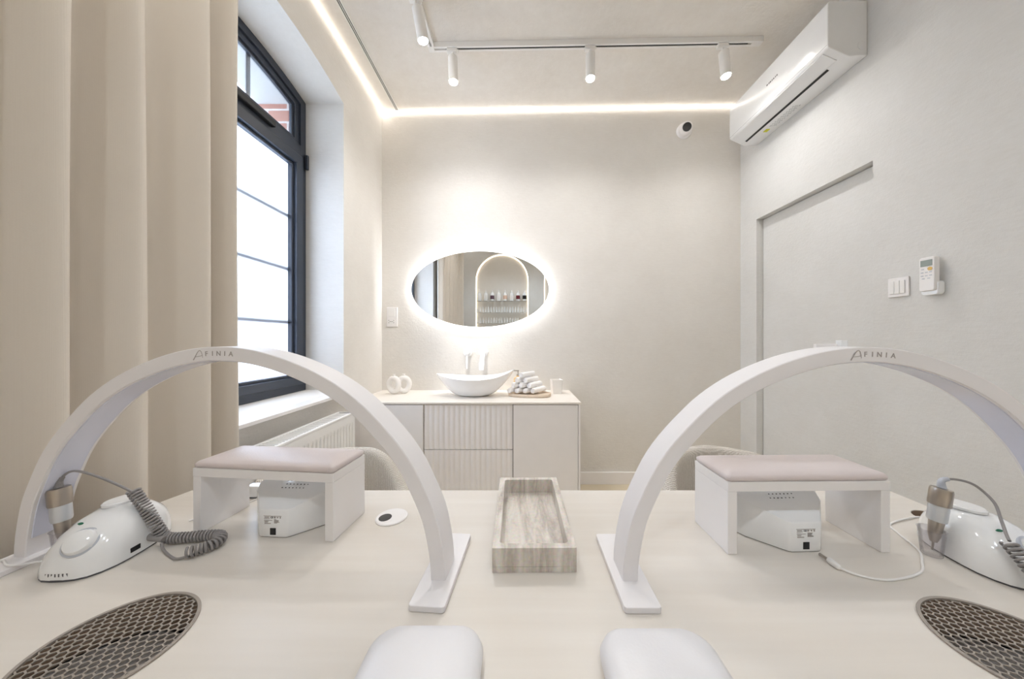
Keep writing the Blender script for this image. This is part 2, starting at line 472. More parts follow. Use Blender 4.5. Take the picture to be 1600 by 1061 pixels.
# lower sash
def rl(y0, y1, z0, z1): return [(y0, z0), (y1, z0), (y1, z1), (y0, z1)]
bm = bmesh.new(); ring_prism(bm, rl(WY0+.046, WY1-.046, WZ0+.046, 2.271), rl(WY0+.098, WY1-.098, WZ0+.092, 2.213), -1.384, -1.326)
ring_prism(bm, rl(WY0+.098, WY1-.098, WZ0+.092, 2.213), rl(WY0+.115, WY1-.115, WZ0+.107, 2.197), -1.379, -1.345)
obj('sash', bm, 'anthracite', w, bevel=.004)
def inset_arch(i0, zb):
    lp = arch_loop(i0); return [(a, max(b_, zb)) for a, b_ in lp]
bm = bmesh.new(); ring_prism(bm, inset_arch(.046, 2.344), inset_arch(.078, 2.372), -1.384, -1.352)
ring_prism(bm, inset_arch(.078, 2.372), inset_arch(.092, 2.386), -1.380, -1.362)
obj('top_light_frame', bm, 'anthracite', w, bevel=.003)
obj('frosted_pane', B(-1.3725, -1.3685, WY0+.11, WY1-.11, WZ0+.103, 2.205), 'frost', w)
bm = bmesh.new(); prism(bm, [(a, b_) for a, b_ in inset_arch(.088, 2.380)], (), -1.374, -1.370, 'x')
obj('clear_pane', bm, 'glass', w)
for z in (1.26, 1.574, 1.888):
    obj('glazing_bar', B(-1.3835, -1.3755, WY0+.10, WY1-.10, z-.011, z+.011), 'anthracite', w)
for y in (1.335, 1.590):
    obj('glazing_bar', B(-1.384, -1.376, y-.009, y+.009, 2.37, 2.615), 'anthracite', w)
obj('trickle_vent', B(-1.338, -1.312, 1.2, 1.69, 2.300, 2.332), 'rubber', w, bevel=.006)
obj('hinge', B(-1.338, -1.318, 1.944, 1.960, 2.215, 2.305), 'anthracite', w, bevel=.004)
obj('hinge', B(-1.338, -1.318, 1.944, 1.960, .94, 1.03), 'anthracite', w, bevel=.004)
# sill board
s = struct(obj('trim_window_sill', B(-1.325, -1.036, WY0+.002, WY1-.002, WZ0-.018, WZ0-.0005), 'white', bevel=.003))

# ------------------------------------------------------------------ led strips and curtain track
g = 'warm LED strips along the ceiling edge'
bm = bmesh.new()
loft(bm, [[(x, YB-.001, CEIL(x)-.014), (x, YB-.013, CEIL(x)-.002), (x, YB-.001, CEIL(x)-.002)] for x in (XL+.014, XR-.001)])
tag(obj('led_strip', bm, 'led'), 'warm white LED strip along the top of the wall with the oval mirror', 'light strip', g)
bm = bmesh.new()
loft(bm, [[(XL+.001, y, CEIL(XL)-.014), (XL+.001, y, CEIL(XL)-.002), (XL+.013, y, CEIL(XL)-.002)] for y in (YN+.01, YB-.001)])
tag(obj('led_strip', bm, 'led'), 'warm white LED strip running above the arched window along the ceiling edge', 'light strip', g)
ct = thing('curtain_track', 'slim white ceiling track with a dark slot beside the window wall', 'curtain rail', (-.975, 0, CEIL(-.975)))
bm = bmesh.new()
for a, c_ in ((-.014, -.008), (-.002, .002), (.008, .014)): box(bm, a, c_, YN+.02, YB-.014, -.006, .0)
obj('rail_profile', bm, 'track', ct)
bm = bmesh.new()
for a, c_ in ((-.008, -.002), (.002, .008)): box(bm, a, c_, YN+.02, YB-.014, -.002, .0)
obj('slot', bm, 'rubber', ct)

# curtain
def curtain():
    # (y, x) crests stand into the room, troughs towards the wall
    K = [(1.085, -1.005), (1.052, -.943), (1.005, -1.038), (.952, -.940), (.862, -1.04), (.776, -.940), (.708, -1.04),
         (.650, -.940), (.580, -1.035), (.50, -.942), (.43, -1.03), (.36, -.94), (.28, -1.03), (.20, -.94), (.12, -1.03),
         (.05, -.94), (-.02, -1.03), (-.09, -.94), (-.16, -1.03), (-.23, -.94), (-.29, -1.02), (-.35, -.95), (-.40, -1.0)]
    prof = []
    for i in range(len(K)-1):
        n = 14
        for k in range(n):
            t = k/n; s = .5 - .5*math.cos(PI*t)
            prof.append((K[i][1] + (K[i+1][1]-K[i][1])*s, K[i][0] + (K[i+1][0]-K[i][0])*t))
    prof.append((K[-1][1], K[-1][0]))
    bm = bmesh.new(); rows = 24; grid = []
    for r in range(rows+1):
        z = .015 + (CEIL(-.97)-.008-.015)*r/rows
        row = []
        for i, (x, y) in enumerate(prof):
            u = r/rows
            amp = 1.0 - .10*math.sin(u*PI)
            xx = -.985 + (x+.985)*amp + .004*math.sin(3*u + y*9)
            yy = y + .012*(u-.5)*math.sin(y*11+1) + .003*math.sin(7*u+y*30)
            row.append(bm.verts.new((xx, yy, z)))
        grid.append(row)
    for r in range(rows):
        for i in range(len(prof)-1):
            bm.faces.new((grid[r][i], grid[r][i+1], grid[r+1][i+1], grid[r+1][i]))
    o = obj('curtain', bm, 'curtain', None, smooth=True, ang=180)
    md = o.modifiers.new('s', 'SOLIDIFY'); md.thickness = .003; md.offset = 0
    return tag(o, 'floor to ceiling beige linen curtain in deep folds covering part of the window wall', 'curtain')
curtain()

# ------------------------------------------------------------------ radiator
rd = thing('radiator', 'white panel radiator with ribbed front and slatted top under the window sill', 'radiator', (-1.0, 1.45, 0))
RX0, RX1, RY0, RY1, RZ0, RZ1 = -.055, .047, -.36, .363, .14, .74
bm = bmesh.new()
def ribbed(bm, x, s):
    ys = []; n = 24
    base = .006
    pts = []
    for i in range(n):
        y0 = RY0+.02 + (RY1-RY0-.04)*i/n; d = (RY1-RY0-.04)/n
        pts += [(y0+d*.15, 0), (y0+d*.3, -s*.006), (y0+d*.7, -s*.006), (y0+d*.85, 0)]
    pts = [(RY0, 0)] + pts + [(RY1, 0)]
    zs = [(RZ0, 0), (RZ0+.035, 0), (RZ0+.06, 1), (RZ1-.075, 1), (RZ1-.05, 0), (RZ1-.012, 0)]
    G = [[bm.verts.new((x + p[1]*f, p[0], z)) for p in pts] for z, f in zs]
    for a in range(len(zs)-1):
        for i in range(len(pts)-1):
            bm.faces.new((G[a][i], G[a][i+1], G[a+1][i+1], G[a+1][i]))
    return G
ribbed(bm, RX1-.001, 1)
obj('front_panel', bm, 'white_matt', rd).modifiers.new('s', 'SOLIDIFY').thickness = .002
obj('back_panel', B(RX0, RX0+.008, RY0, RY1, RZ0, RZ1-.01), 'white_matt', rd)
bm = bmesh.new(); box(bm, RX0, RX0+.014, RY0, RY1, RZ1-.012, RZ1); box(bm, RX1-.016, RX1, RY0, RY1, RZ1-.012, RZ1)
box(bm, RX0, RX1, RY0, RY0+.006, RZ0+.01, RZ1); box(bm, RX0, RX1, RY1-.006, RY1, RZ0+.01, RZ1)
obj('casing', bm, 'white_matt', rd, bevel=.003)
bm = bmesh.new()
n = 38
for i in range(n):
    y = RY0+.014 + (RY1-RY0-.034)*i/n
    box(bm, RX0+.014, RX1-.016, y, y+.0115, RZ1-.009, RZ1-.004)
obj('top_grille', bm, 'white_matt', rd)
obj('convector_fins', B(RX0+.02, RX1-.02, RY0+.02, RY1-.02, RZ0+.04, RZ1-.05), 'filter', rd)
for y in (-.25, .25):
    obj('bracket', B(-.1035, RX0, y-.015, y+.015, .3, .34), 'white_matt', rd)
bm = bmesh.new(); tube(bm, [(-.01, .30, .15), (-.01, .30, .0005)], .008, 10); obj('pipe', bm, 'white_matt', rd, smooth=True)
bm = bmesh.new(); tube(bm, [(-.01, .25, .15), (-.01, .25, .0005)], .008, 10); obj('pipe', bm, 'white_matt', rd, smooth=True)

# ------------------------------------------------------------------ vanity cabinet
cb = thing('vanity_cabinet', 'cream washbasin cabinet with fluted drawers between two plain doors', 'cabinet', (-.335, 2.2665, 0))
def L(x): return x + .335
FY = 2.023 - 2.2665
CX0, CX1 = L(-1.075), L(.393)
bm = bmesh.new(); box(bm, L(-1.03), CX1-.001, FY+.022, YB-2.2665-.002, .10, .7385)
obj('carcass', bm, 'gap', cb)
obj('side_panel', B(CX1-.014, CX1, FY, YB-2.2665-.002, .10, .7385), 'cab', cb, bevel=.001)
obj('side_panel', B(L(-1.09), L(-1.036), FY+.01, YB-2.2665-.002, .0, .7385), 'cab', cb, bevel=.001)
obj('top', B(L(-1.100), CX1+.004, FY-.004, YB-2.2665-.001, .7395, .752), 'cab_top', cb, bevel=.0015)
obj('door', B(L(-1.033), L(-.6255), FY, FY+.02, .102, .735), 'cab', cb, bevel=.001)
obj('door', B(L(-.0415), L(.3765), FY, FY+.02, .102, .735), 'cab', cb, bevel=.001)
def flute(z0, z1):
    bm = bmesh.new(); x0, x1 = L(-.6215), L(-.0455); nf = 17; N = nf*10
    f, bk = [], []
    for i in range(N+1):
        x = x0 + (x1-x0)*i/N; u = (i/10) % 1.0
        d = -.0055*abs(math.sin(PI*i/10))**1.3
        f.append((x, FY+.011+d-.011+.011))
    rings = []
    for z in (z0, z1):
        rings.append([(x, y, z) for x, y in f] + [(x1, FY+.02, z), (x0, FY+.02, z)])
    loft(bm, rings); return bm
obj('drawer', flute(.4455, .735), 'cab', cb, smooth=True, ang=50)
obj('drawer', flute(.102, .4415), 'cab', cb, smooth=True, ang=50)
obj('plinth', B(L(-1.0), L(.36), FY+.05, .2, 0, .10), 'cab', cb)

CZ = .752
# washbasin
bs = thing('washbasin', 'white boat-shaped vessel basin standing on the cabinet under the oval mirror', 'sink', (-.33, 2.27, CZ+.0005))
def basin():
    bm = bmesh.new(); n = 56; m = 12
    def rim(a):
        c, s = math.cos(a), math.sin(a)
        x = .283*c + .01; y = .158*math.copysign(abs(s)**1.05, s)*(1-.18*c*c)
        z = .128 + .030*c*c + (.032*max(0, c)**3)
        return Vector((x, y, z))
    rings = []
    for i in range(m+1):
        t = i/m
        ring = []
        for k in range(n):
            a = 2*PI*k/n; p = rim(a)
            f = Vector((.092*math.cos(a)-.005, .055*math.sin(a), 0))
            q = f.lerp(p, 0); h = t
            rad = t**.62
            q = Vector((f.x + (p.x-f.x)*rad, f.y + (p.y-f.y)*rad, p.z*t**1.12))
            ring.append(q)
        rings.append(ring)
    for i in range(m+1):
        t = 1 - i/m
        ring = []
        for k in range(n):
            a = 2*PI*k/n; p = rim(a); f = Vector((.07*math.cos(a)-.005, .04*math.sin(a), .014))
            rad = t**.6
            q = Vector((f.x + (p.x*.977-f.x)*rad, f.y + (p.y*.96-f.y)*rad, f.z + (p.z-.0015-f.z)*t**1.12))
            ring.append(q)
        rings.append(ring)
    loft(bm, rings); return bm
bo = obj('bowl', basin(), 'porcelain', bs, smooth=True, ang=80)
bm = bmesh.new(); lathe(bm, [(.03, .0145), (.03, .018), (.02, .020), (.0, .020)], 24, m=T(-.005, 0, 0)); obj('drain', bm, 'silver', bs, smooth=True)

# mixer
fc = thing('wall_tap', 'white wall-mounted basin tap with round plates under the oval mirror', 'tap', (-.35, YB-.0005, 1.057))
for dx in (-.066, .062):
    bm = bmesh.new(); lathe(bm, [(.036, 0), (.036, .008), (.034, .010), (.0, .010)], 32, m=T(dx, 0, 0) @ rotm('X', 90)); obj('wall_plate', bm, 'porcelain', fc, smooth=True)
bm = bmesh.new(); lathe(bm, [(.02, .01), (.02, .055), (.018, .058), (.0, .058)], 24, m=T(-.066, 0, 0) @ rotm('X', 90)); h = obj('handle', bm, 'porcelain', fc, smooth=True)
bm = bmesh.new(); tube(bm, [(-.066, -.045, -.01), (-.066, -.047, -.13)], .009, 12); obj('lever', bm, 'porcelain', h, smooth=True)
bm = bmesh.new(); loft(bm, [[(.062-w_, y-.0, z-.007), (.062+w_, y, z-.007), (.062+w_, y, z+.008), (.062-w_, y, z+.008)] for y, z, w_ in ((-.008, .0, .016), (-.05, -.002, .016), (-.10, -.045, .017), (-.15, -.10, .019), (-.162, -.125, .019))])
obj('spout', bm, 'porcelain', fc, bevel=.003)

# ring sculpture
sc_ = thing('ring_sculpture', 'white ceramic sculpture of two interlocked open rings left of the basin', 'ornament', (-.905, 2.34, CZ+.0005), R(0))
def torus_arc(cx, cy, cz, r, tr, a0, a1, rz, n=40):
    pts = []
    for k in range(n+1):
        a = R(a0 + (a1-a0)*k/n); x = r*math.cos(a); z = r*1.25*math.sin(a)
        pts.append((cx + x*math.cos(rz), cy + x*math.sin(rz), cz + z))
    return pts
for (cx, cy, rz, dx) in ((-.031, -.012, R(-12), 0), (.034, .012, R(28), 0)):
    bm = bmesh.new()
    P = torus_arc(cx, cy, .070, .040, .0, -108, 250, rz)
    tube(bm, P, .0185, 14)
    lathe(bm, [(.015, .124), (.009, .142), (.011, .149), (.006, .149), (.005, .14)], 16, m=T(cx, cy, 0))
    zmin = min(v.co.z for v in bm.verts)
    place(bm, T(0, 0, -zmin))
    obj('ring', bm, 'ceramic', sc_, smooth=True, ang=60)

# soap dispenser
sd = thing('soap_dispenser', 'amber pump bottle half hidden behind the right tip of the basin', 'soap bottle', (-.012, 2.36, CZ+.0005))
bm = bmesh.new(); lathe(bm, [(.0, 0), (.033, 0), (.034, .004), (.034, .105), (.030, .118), (.014, .126), (.012, .134), (0, .134)], 28); obj('bottle', bm, 'amber', sd, smooth=True)
bm = bmesh.new(); lathe(bm, [(.012, .134), (.012, .146), (.004, .147), (.004, .166), (0, .166)], 16); box(bm, -.032, .008, -.006, .006, .166, .175); obj('pump', bm, 'brushed', sd, bevel=.001)

# scalloped tray and rolled towels
TA = R(-10)
tr = thing('towel_tray', 'pale wooden oval tray with scalloped edge under the rolled towels', 'tray', (.073, 2.262, CZ+.0005), TA)
bm = bmesh.new(); N = 96; lo = []; hi = []
rings = []
for z, f in ((0, .95), (.004, 1.0), (.018, 1.0), (.021, .985), (.021, .95), (.014, .93)):
    ring = []
    for k in range(N):
        a = 2*PI*k/N; c, s = math.cos(a), math.sin(a)
        rr = 1 + .03*abs(math.sin(9*a))
        ring.append((.150*f*rr*math.copysign(abs(c)**.75, c), .088*f*rr*math.copysign(abs(s)**.75, s), z))
    rings.append(ring)
loft(bm, rings); obj('tray_board', bm, 'wood', tr, smooth=True, ang=40)
def towel_mesh(bm, r=.0222, L_=.150):
    # spiral outline swept along its axis (local y)
    pts = []; n = 90; turns = 3.2
    for k in range(n+1):
        t = k/n; a = 2*PI*turns*t; rr = .004 + (r-.004)*t
        pts.append((rr*math.cos(a), rr*math.sin(a)))
    th = .0050
    outer = [((1)*x, z) for x, z in pts]
    inner = []
    for i, (x, z) in enumerate(pts):
        l = math.hypot(x, z); inner.append((x*(l-th)/l if l > th else x*.1, z*(l-th)/l if l > th else z*.1))
    loop = outer + inner[::-1]
    rings = []
    for y, f in ((0, .90), (.006, .98), (.014, 1.0), (L_*.5, 1.02), (L_-.014, 1.0), (L_-.005, .97), (L_, .9)):
        rings.append([(x*f, y - L_/2, z*f*.93) for x, z in loop])
    loft(bm, rings)
bm = bmesh.new(); towel_mesh(bm)
t0 = None
ax = R(-38)
rows = [(4, 0), (3, 1), (2, 2), (1, 3)]
names_row = ['bottom row', 'second row', 'third row']
wordsq = ['leftmost', 'second from left', 'third from left', 'rightmost']
p0 = Vector((-.030, 2.276, 0)); dx = Vector((.0555, -.004, 0))
for n_, r_ in rows:
    for i in range(n_):
        loc = p0 + dx*(i + .5*r_) ; loc.z = CZ + .0225 + .0205 + r_*.0372
        if r_ == 3: lab = 'white rolled towel alone on top of the towel pyramid'
        else:
            pos = {4: wordsq, 3: ['leftmost', 'middle', 'rightmost'], 2: ['left', 'right']}[n_][i]
            lab = 'white rolled towel, %s roll in the %s of the towel pyramid' % (pos, names_row[r_])
        if t0 is None:
            t0 = obj('rolled_towel', bm, 'towel', smooth=True, ang=50); o = t0
        else:
            o = t0.copy(); C.objects.link(o)
        o.location = loc; o.rotation_euler = (0, random.uniform(-.9, .9), ax + random.uniform(-.05, .05))
        tag(o, lab, 'towel', 'rolled towels stacked on the tray')
# candle cup
cd = thing('candle_cup', 'square white frosted candle cup at the right end of the cabinet', 'candle', (.278, 2.37, CZ+.0005), R(8))
bm = bmesh.new()
rings = [[(x, y, z) for x, y in rrect(-h, h, -h, h, .008, 4)] for z, h in ((0, .036), (.102, .042), (.102, .038), (.070, .036))]
loft(bm, rings); obj('cup', bm, 'candle', cd, smooth=True, ang=30)
bm = bmesh.new(); tube(bm, [(0, 0, .069), (.001, 0, .086)], .001, 6); obj('wick', bm, 'black', cd)

# ------------------------------------------------------------------ mirror
mr = thing('oval_mirror', 'large oval wall mirror with white light glowing from behind its edge', 'mirror', (-.3129, YB, 1.5556))
bm = bmesh.new(); prism(bm, circ(0, 0, .5447, 96, .3005), (), -.034, -.029, 'y'); obj('glass', bm, 'mirror', mr, bevel=.001, segs=1)
bm = bmesh.new(); prism(bm, circ(0, 0, .50, 96, .262), (), -.0285, -.0005, 'y'); obj('backing', bm, 'white_matt', mr)
bm = bmesh.new(); ring_prism(bm, circ(0, 0, .512, 96, .272), circ(0, 0, .501, 96, .263), -.024, -.010, 'y'); obj('light_ring', bm, 'led_mirror', mr)

# socket and switch on the back wall
sk = thing('socket_plate', 'white combined switch and twin socket plate left of the oval mirror', 'socket', (-1.021, YB-.0005, 1.338))
obj('plate', B(-.043, .043, -.008, 0, -.078, .078), 'white', sk, bevel=.003)
obj('rocker', B(-.030, .024, -.0105, -.008, .004, .066), 'white_matt', sk, bevel=.001)
bm = bmesh.new(); prism(bm, circ(-.004, -.038, .030, 28, .022), (), -.0095, -.0081, 'y'); so = obj('socket_face', bm, 'white_matt', sk)
for x, z in ((-.024, -.028), (-.024, -.047), (.015, -.028), (.015, -.047), (-.004, -.038), (-.014, -.038), (.006, -.038)):
    bm = bmesh.new(); prism(bm, circ(x, z, .0028, 10), (), -.0102, -.0094, 'y'); obj('pin_hole', bm, 'black', so)

# security camera
cm = thing('security_camera', 'small white dome security camera high on the wall near the air conditioner', 'camera', (1.313, YB-.0005, 2.823))
bm = bmesh.new(); lathe(bm, [(.058, 0), (.058, .022), (.052, .032), (.0, .034)], 36, m=rotm('X', 90)); obj('mount', bm, 'white', cm, smooth=True)
bm = bmesh.new()
lathe(bm, [(.0, .02), (.040, .025), (.047, .045), (.047, .075), (.043, .090), (.035, .097), (0, .098)], 36, m=rotm('X', 104) @ rotm('Y', -12)); hd = obj('housing', bm, 'white', cm, smooth=True)
bm = bmesh.new(); lathe(bm, [(.033, .094), (.031, .1015), (0, .104)], 28, m=rotm('X', 104) @ rotm('Y', -12)); obj('lens_window', bm, 'black', hd, smooth=True)

# ------------------------------------------------------------------ air conditioner
AY0, AY1 = 1.592, 2.337
ac = thing('air_conditioner', 'white wall-mounted air conditioner above the flush door', 'air conditioner', (XR-.0005, (AY0+AY1)/2, 2.599))
hl = (AY1-AY0)/2
sec = [(0, .006), (-.094, 0), (-.198, .046), (-.2035, .056), (-.2035, .272), (-.196, .282), (0, .284)]
bm = bmesh.new(); loft(bm, [[(x, y, z) for x, z in sec] for y in (-hl, hl)]); obj('body', bm, 'ac', ac, bevel=.005, segs=3)
def onchamfer(t, y, off=0.0):
    x = -.2035 + .1095*t; z = .047*(1-t)
    nx, nz = -.394, -.919
    return Vector((x + nx*off, y, z + nz*off))
def cham_quad(t0_, t1_, y0, y1, off0, off1):
    bm = bmesh.new()
    loft(bm, [[onchamfer(t0_, y, off0), onchamfer(t1_, y, off0), onchamfer(t1_, y, off1), onchamfer(t0_, y, off1)] for y in (y0, y1)])
    return bm
obj('louvre', cham_quad(.08, .74, -hl+.035, hl-.025, -.002, .0035), 'ac', ac, bevel=.001)
obj('air_slot', cham_quad(.77, .88, -hl+.09, hl-.045, -.002, .0012), 'black', ac)
obj('seam', B(-.2038, -.2030, -hl+.004, hl-.004, .060, .0612), 'ink', ac)
bm = bmesh.new(); lathe(bm, [(.021, 0), (.021, .0015), (0, .0015)], 28, m=T(-.03, -hl+.0005, .055) @ rotm('X', 90)); obj('pipe_cover', bm, 'ac', ac, bevel=.0006)
bm = bmesh.new()
for i, wd in enumerate((.010, .006, .009, .007, .008, .006, .008)):
    box(bm, -.2041, -.2034, .012 - i*.0125, .012 - i*.0125 + wd, .165, .174)
obj('maker_lettering', bm, 'ink', ac)
st = obj('warning_label', B(-.08, -.055, .18, .21, -.0012, .004), 'sticker', ac)
bm = bmesh.new()
for i in range(9):
    for j in range(4):
        y = .155 - i*.022 - .003*j; x = -.080 + .011*j
        box(bm, x, x+.005, y-.014*random.uniform(.5, 1), y, .0, .0045)
        for v in bm.verts[-8:] if False else (): pass
place(bm, Matrix.Shear('XY', 4, (0, 0))) if False else None
for v in bm.verts: v.co.z = v.co.z - .001 + .006*(v.co.x+.094)/.094*0.9
obj('printed_notes', bm, 'note_ink', ac)

# light switch and remote on the right wall
sw = thing('light_switch', 'white light switch plate with three rockers beside the remote control', 'light switch', (XR-.0005, 1.459, 1.402))
obj('plate', B(-.008, 0, -.040, .040, -.045, .045), 'white', sw, bevel=.003)
for k in range(3):
    y = -.0285 + .020*k
    bm = B(-.0125, -.008, y, y+.0185, -.030, .030); 
    obj('rocker', bm, 'white_matt', sw, bevel=.0012)
rm = thing('wall_remote_holder', 'white plastic holder carrying the air conditioner remote on the wall', 'holder', (XR-.0005, 1.330, 1.395))
bm = bmesh.new(); lp = rrect(-.029, .029, -.048, .012, .014, 6)
prism(bm, lp, (), -.030, -.0001, 'x'); obj('pocket', bm, 'white_gloss', rm, bevel=.004)
rc = thing('remote_control', 'white remote control with grey screen sitting in its wall holder', 'remote control', (XR-.0325, 1.330, 1.44), 0)
bm = bmesh.new(); prism(bm, rrect(-.025, .025, -.075, .068, .008, 4), (), -.010, .014, 'x')
for v in bm.verts: pass
obj('case', bm, 'white', rc, bevel=.003)
obj('screen', B(-.0115, -.0099, -.019, .019, .030, .056), 'lcd', rc)
bm = bmesh.new(); lathe(bm, [(.0075, 0), (.0075, .002), (0, .002)], 20, m=T(-.0098, -.012, .018) @ rotm('Y', -90)); obj('button', bm, 'yellow', rc)
for (y, z) in ((.012, .018), (.014, .004), (0, .004), (-.014, .004), (.014, -.010), (0, -.010), (-.014, -.010), (.010, -.022), (-.008, -.022)):
    obj('button', B(-.0112, -.0098, y-.004, y+.004, z-.0018, z+.0018), 'boot', rc)

# ------------------------------------------------------------------ ceiling track and spots
def trackz(x): return CEIL(x) - .0005
tk = thing('light_track', 'white L-shaped ceiling track carrying the spotlights', 'light track', (0, 1.945, 0))
def trail(x0, x1):
    bm = bmesh.new(); h = .032; hw = .018
    prof = [(-hw, 0), (hw, 0), (hw, -h), (.006, -h), (.006, -.012), (-.006, -.012), (-.006, -h), (-hw, -h)]
    loft(bm, [[(x, a, trackz(x)+b_) for a, b_ in prof] for x in (x0, x1)]); return bm
obj('rail', trail(-.53, 1.50), 'track', tk)
bm = bmesh.new(); h = .032; hw = .018
prof = [(-hw, 0), (hw, 0), (hw, -h), (.006, -h), (.006, -.012), (-.006, -.012), (-.006, -h), (-hw, -h)]
loft(bm, [[(-.547+a, y, trackz(-.53)+b_) for a, b_ in prof] for y in (-1.5, -.018)]); obj('rail', bm, 'track', tk)
obj('slot', B(-.50, 1.44, -.0055, .0055, trackz(0)-.020, trackz(0)-.009), 'rubber', tk) if False else None
bm = bmesh.new(); loft(bm, [[(x, a, trackz(x)+b_) for a, b_ in ((-.0058, -.012), (.0058, -.012), (.0058, -.028), (-.0058, -.028))] for x in (-.46, 1.42)]); obj('slot', bm, 'black', tk)
bm = bmesh.new(); box(bm, -.566, -.53, -.019, .019, trackz(-.55)-.0335, trackz(-.55)+.0002); obj('corner_joint', bm, 'track', tk, bevel=.001)
bm = bmesh.new(); box(bm, 1.44, 1.503, -.019, .019, trackz(1.5)-.0335, trackz(1.44)); obj('end_cap', bm, 'track', tk, bevel=.001)

spot0 = None
def spotlight(x, y, label, tilt=(0, 0), rz=0, focus=None):
    global spot0
    g_ = 'white cylinder spotlights on the ceiling track'
    loc = (x, y, trackz(x) - .033)
    if spot0 is None:
        s = thing('spotlight', label, 'spotlight', loc, rz, g_)
        bm = bmesh.new(); box(bm, -.035, .03, -.014, .014, -.022, -.0005); ad = obj('adapter', bm, 'track', s, bevel=.003)
        bm = bmesh.new(); tube(bm, [(.036, 0, -.010), (.028, 0, -.010)], .009, 16); obj('locking_wheel', bm, 'track', ad)
        bm = bmesh.new(); tube(bm, [(0, 0, -.02), (0, 0, -.054)], .006, 12); obj('stem', bm, 'track', s, smooth=True)
        bm = bmesh.new()
        lathe(bm, [(.0, -.045), (.024, -.045), (.029, -.050), (.029, -.196), (.026, -.197), (.024, -.188), (.0, -.186)], 32); ob = obj('lamp_body', bm, 'track', s, smooth=True)
        bm = bmesh.new(); lathe(bm, [(.0, -.1875), (.0245, -.1885), (.024, -.202), (.014, -.209), (0, -.211)], 24); obj('bulb', bm, 'frost_bulb', s, smooth=True)
        spot0 = s
    else:
        s = dup(spot0, loc, rz, label)
    for c in s.children:
        if c.name.startswith(('lamp_body', 'bulb')): c.rotation_euler = (tilt[0], tilt[1], 0)
    ld = bpy.data.lights.new('spot_beam', 'SPOT'); ld.energy = 19 if y > 1 else 10; ld.spot_size = R(150); ld.spot_blend = 1; ld.color = (1, .99, .985); ld.shadow_soft_size = .02
    lo = bpy.data.objects.new('spot_beam', ld); C.objects.link(lo)
    mt = Matrix.Rotation(rz, 4, 'Z') @ Matrix.Rotation(tilt[1], 4, 'Y') @ Matrix.Rotation(tilt[0], 4, 'X')
    lo.location = Vector(loc) + mt @ Vector((0, 0, -.216)); lo.rotation_euler = mt.to_euler(); bpy.context.view_layer.update()
    if focus:
        l2 = bpy.data.lights.new('spot_beam', 'SPOT'); l2.energy = focus[1]; l2.spot_size = R(25); l2.spot_blend = 1; l2.color = (1, .98, .94); l2.shadow_soft_size = .015
        o2 = bpy.data.objects.new('spot_beam', l2); C.objects.link(o2); o2.location = lo.location
        o2.rotation_euler = (Vector(focus[0]) - lo.location).to_track_quat('-Z', 'Y').to_euler()
    return s
# an all-in-one tilt about the stem foot
spotlight(-.417, 1.945, 'white cylinder spotlight nearest the corner of the ceiling track', (R(2), R(-1)), 0, ((-.33, 2.51, 1.02), 100))
spotlight(.439, 1.945, 'white cylinder spotlight in the middle of the long ceiling track', (0, 0))
spotlight(1.262, 1.945, 'white cylinder spotlight at the air conditioner end of the ceiling track', (0, R(-6)))
spotlight(-.547, 1.645, 'white cylinder spotlight on the short arm of the track at the picture top', (R(12), R(-8)), 0)
spotlight(-.547, .75, 'white cylinder spotlight on the short track arm above the left nail station', (0, 0), 0)

# ------------------------------------------------------------------ the manicure table
GL = (-.535, .4095); GR = (.642, .401); GRr = .081
tb = thing('manicure_table', 'long cream double manicure table with two round dust extractor grilles', 'table', (0, 0, 0))
bm = bmesh.new()
outline = [(-.935, .10), (.985, .10), (.976, .829), (-.868, .829), (-.933, .562)]
prism(bm, outline, [circ(*GL, GRr), circ(*GR, GRr), circ(.928, .700, .033, 32)], TZ-.036, TZ, 'z')
obj('tabletop', bm, 'table', tb, bevel=.0012)
obj('side_panel', B(-.86, -.83, .16, .80, .0, TZ-.0362), 'table', tb)
obj('side_panel', B(.93, .96, .16, .78, .0, TZ-.0362), 'table', tb) if False else obj('side_panel', B(.845, .875, .16, .80, .0, TZ-.0362), 'table', tb)
obj('modesty_panel', B(-.83, .845, .74, .76, .25, TZ-.0362), 'table', tb)

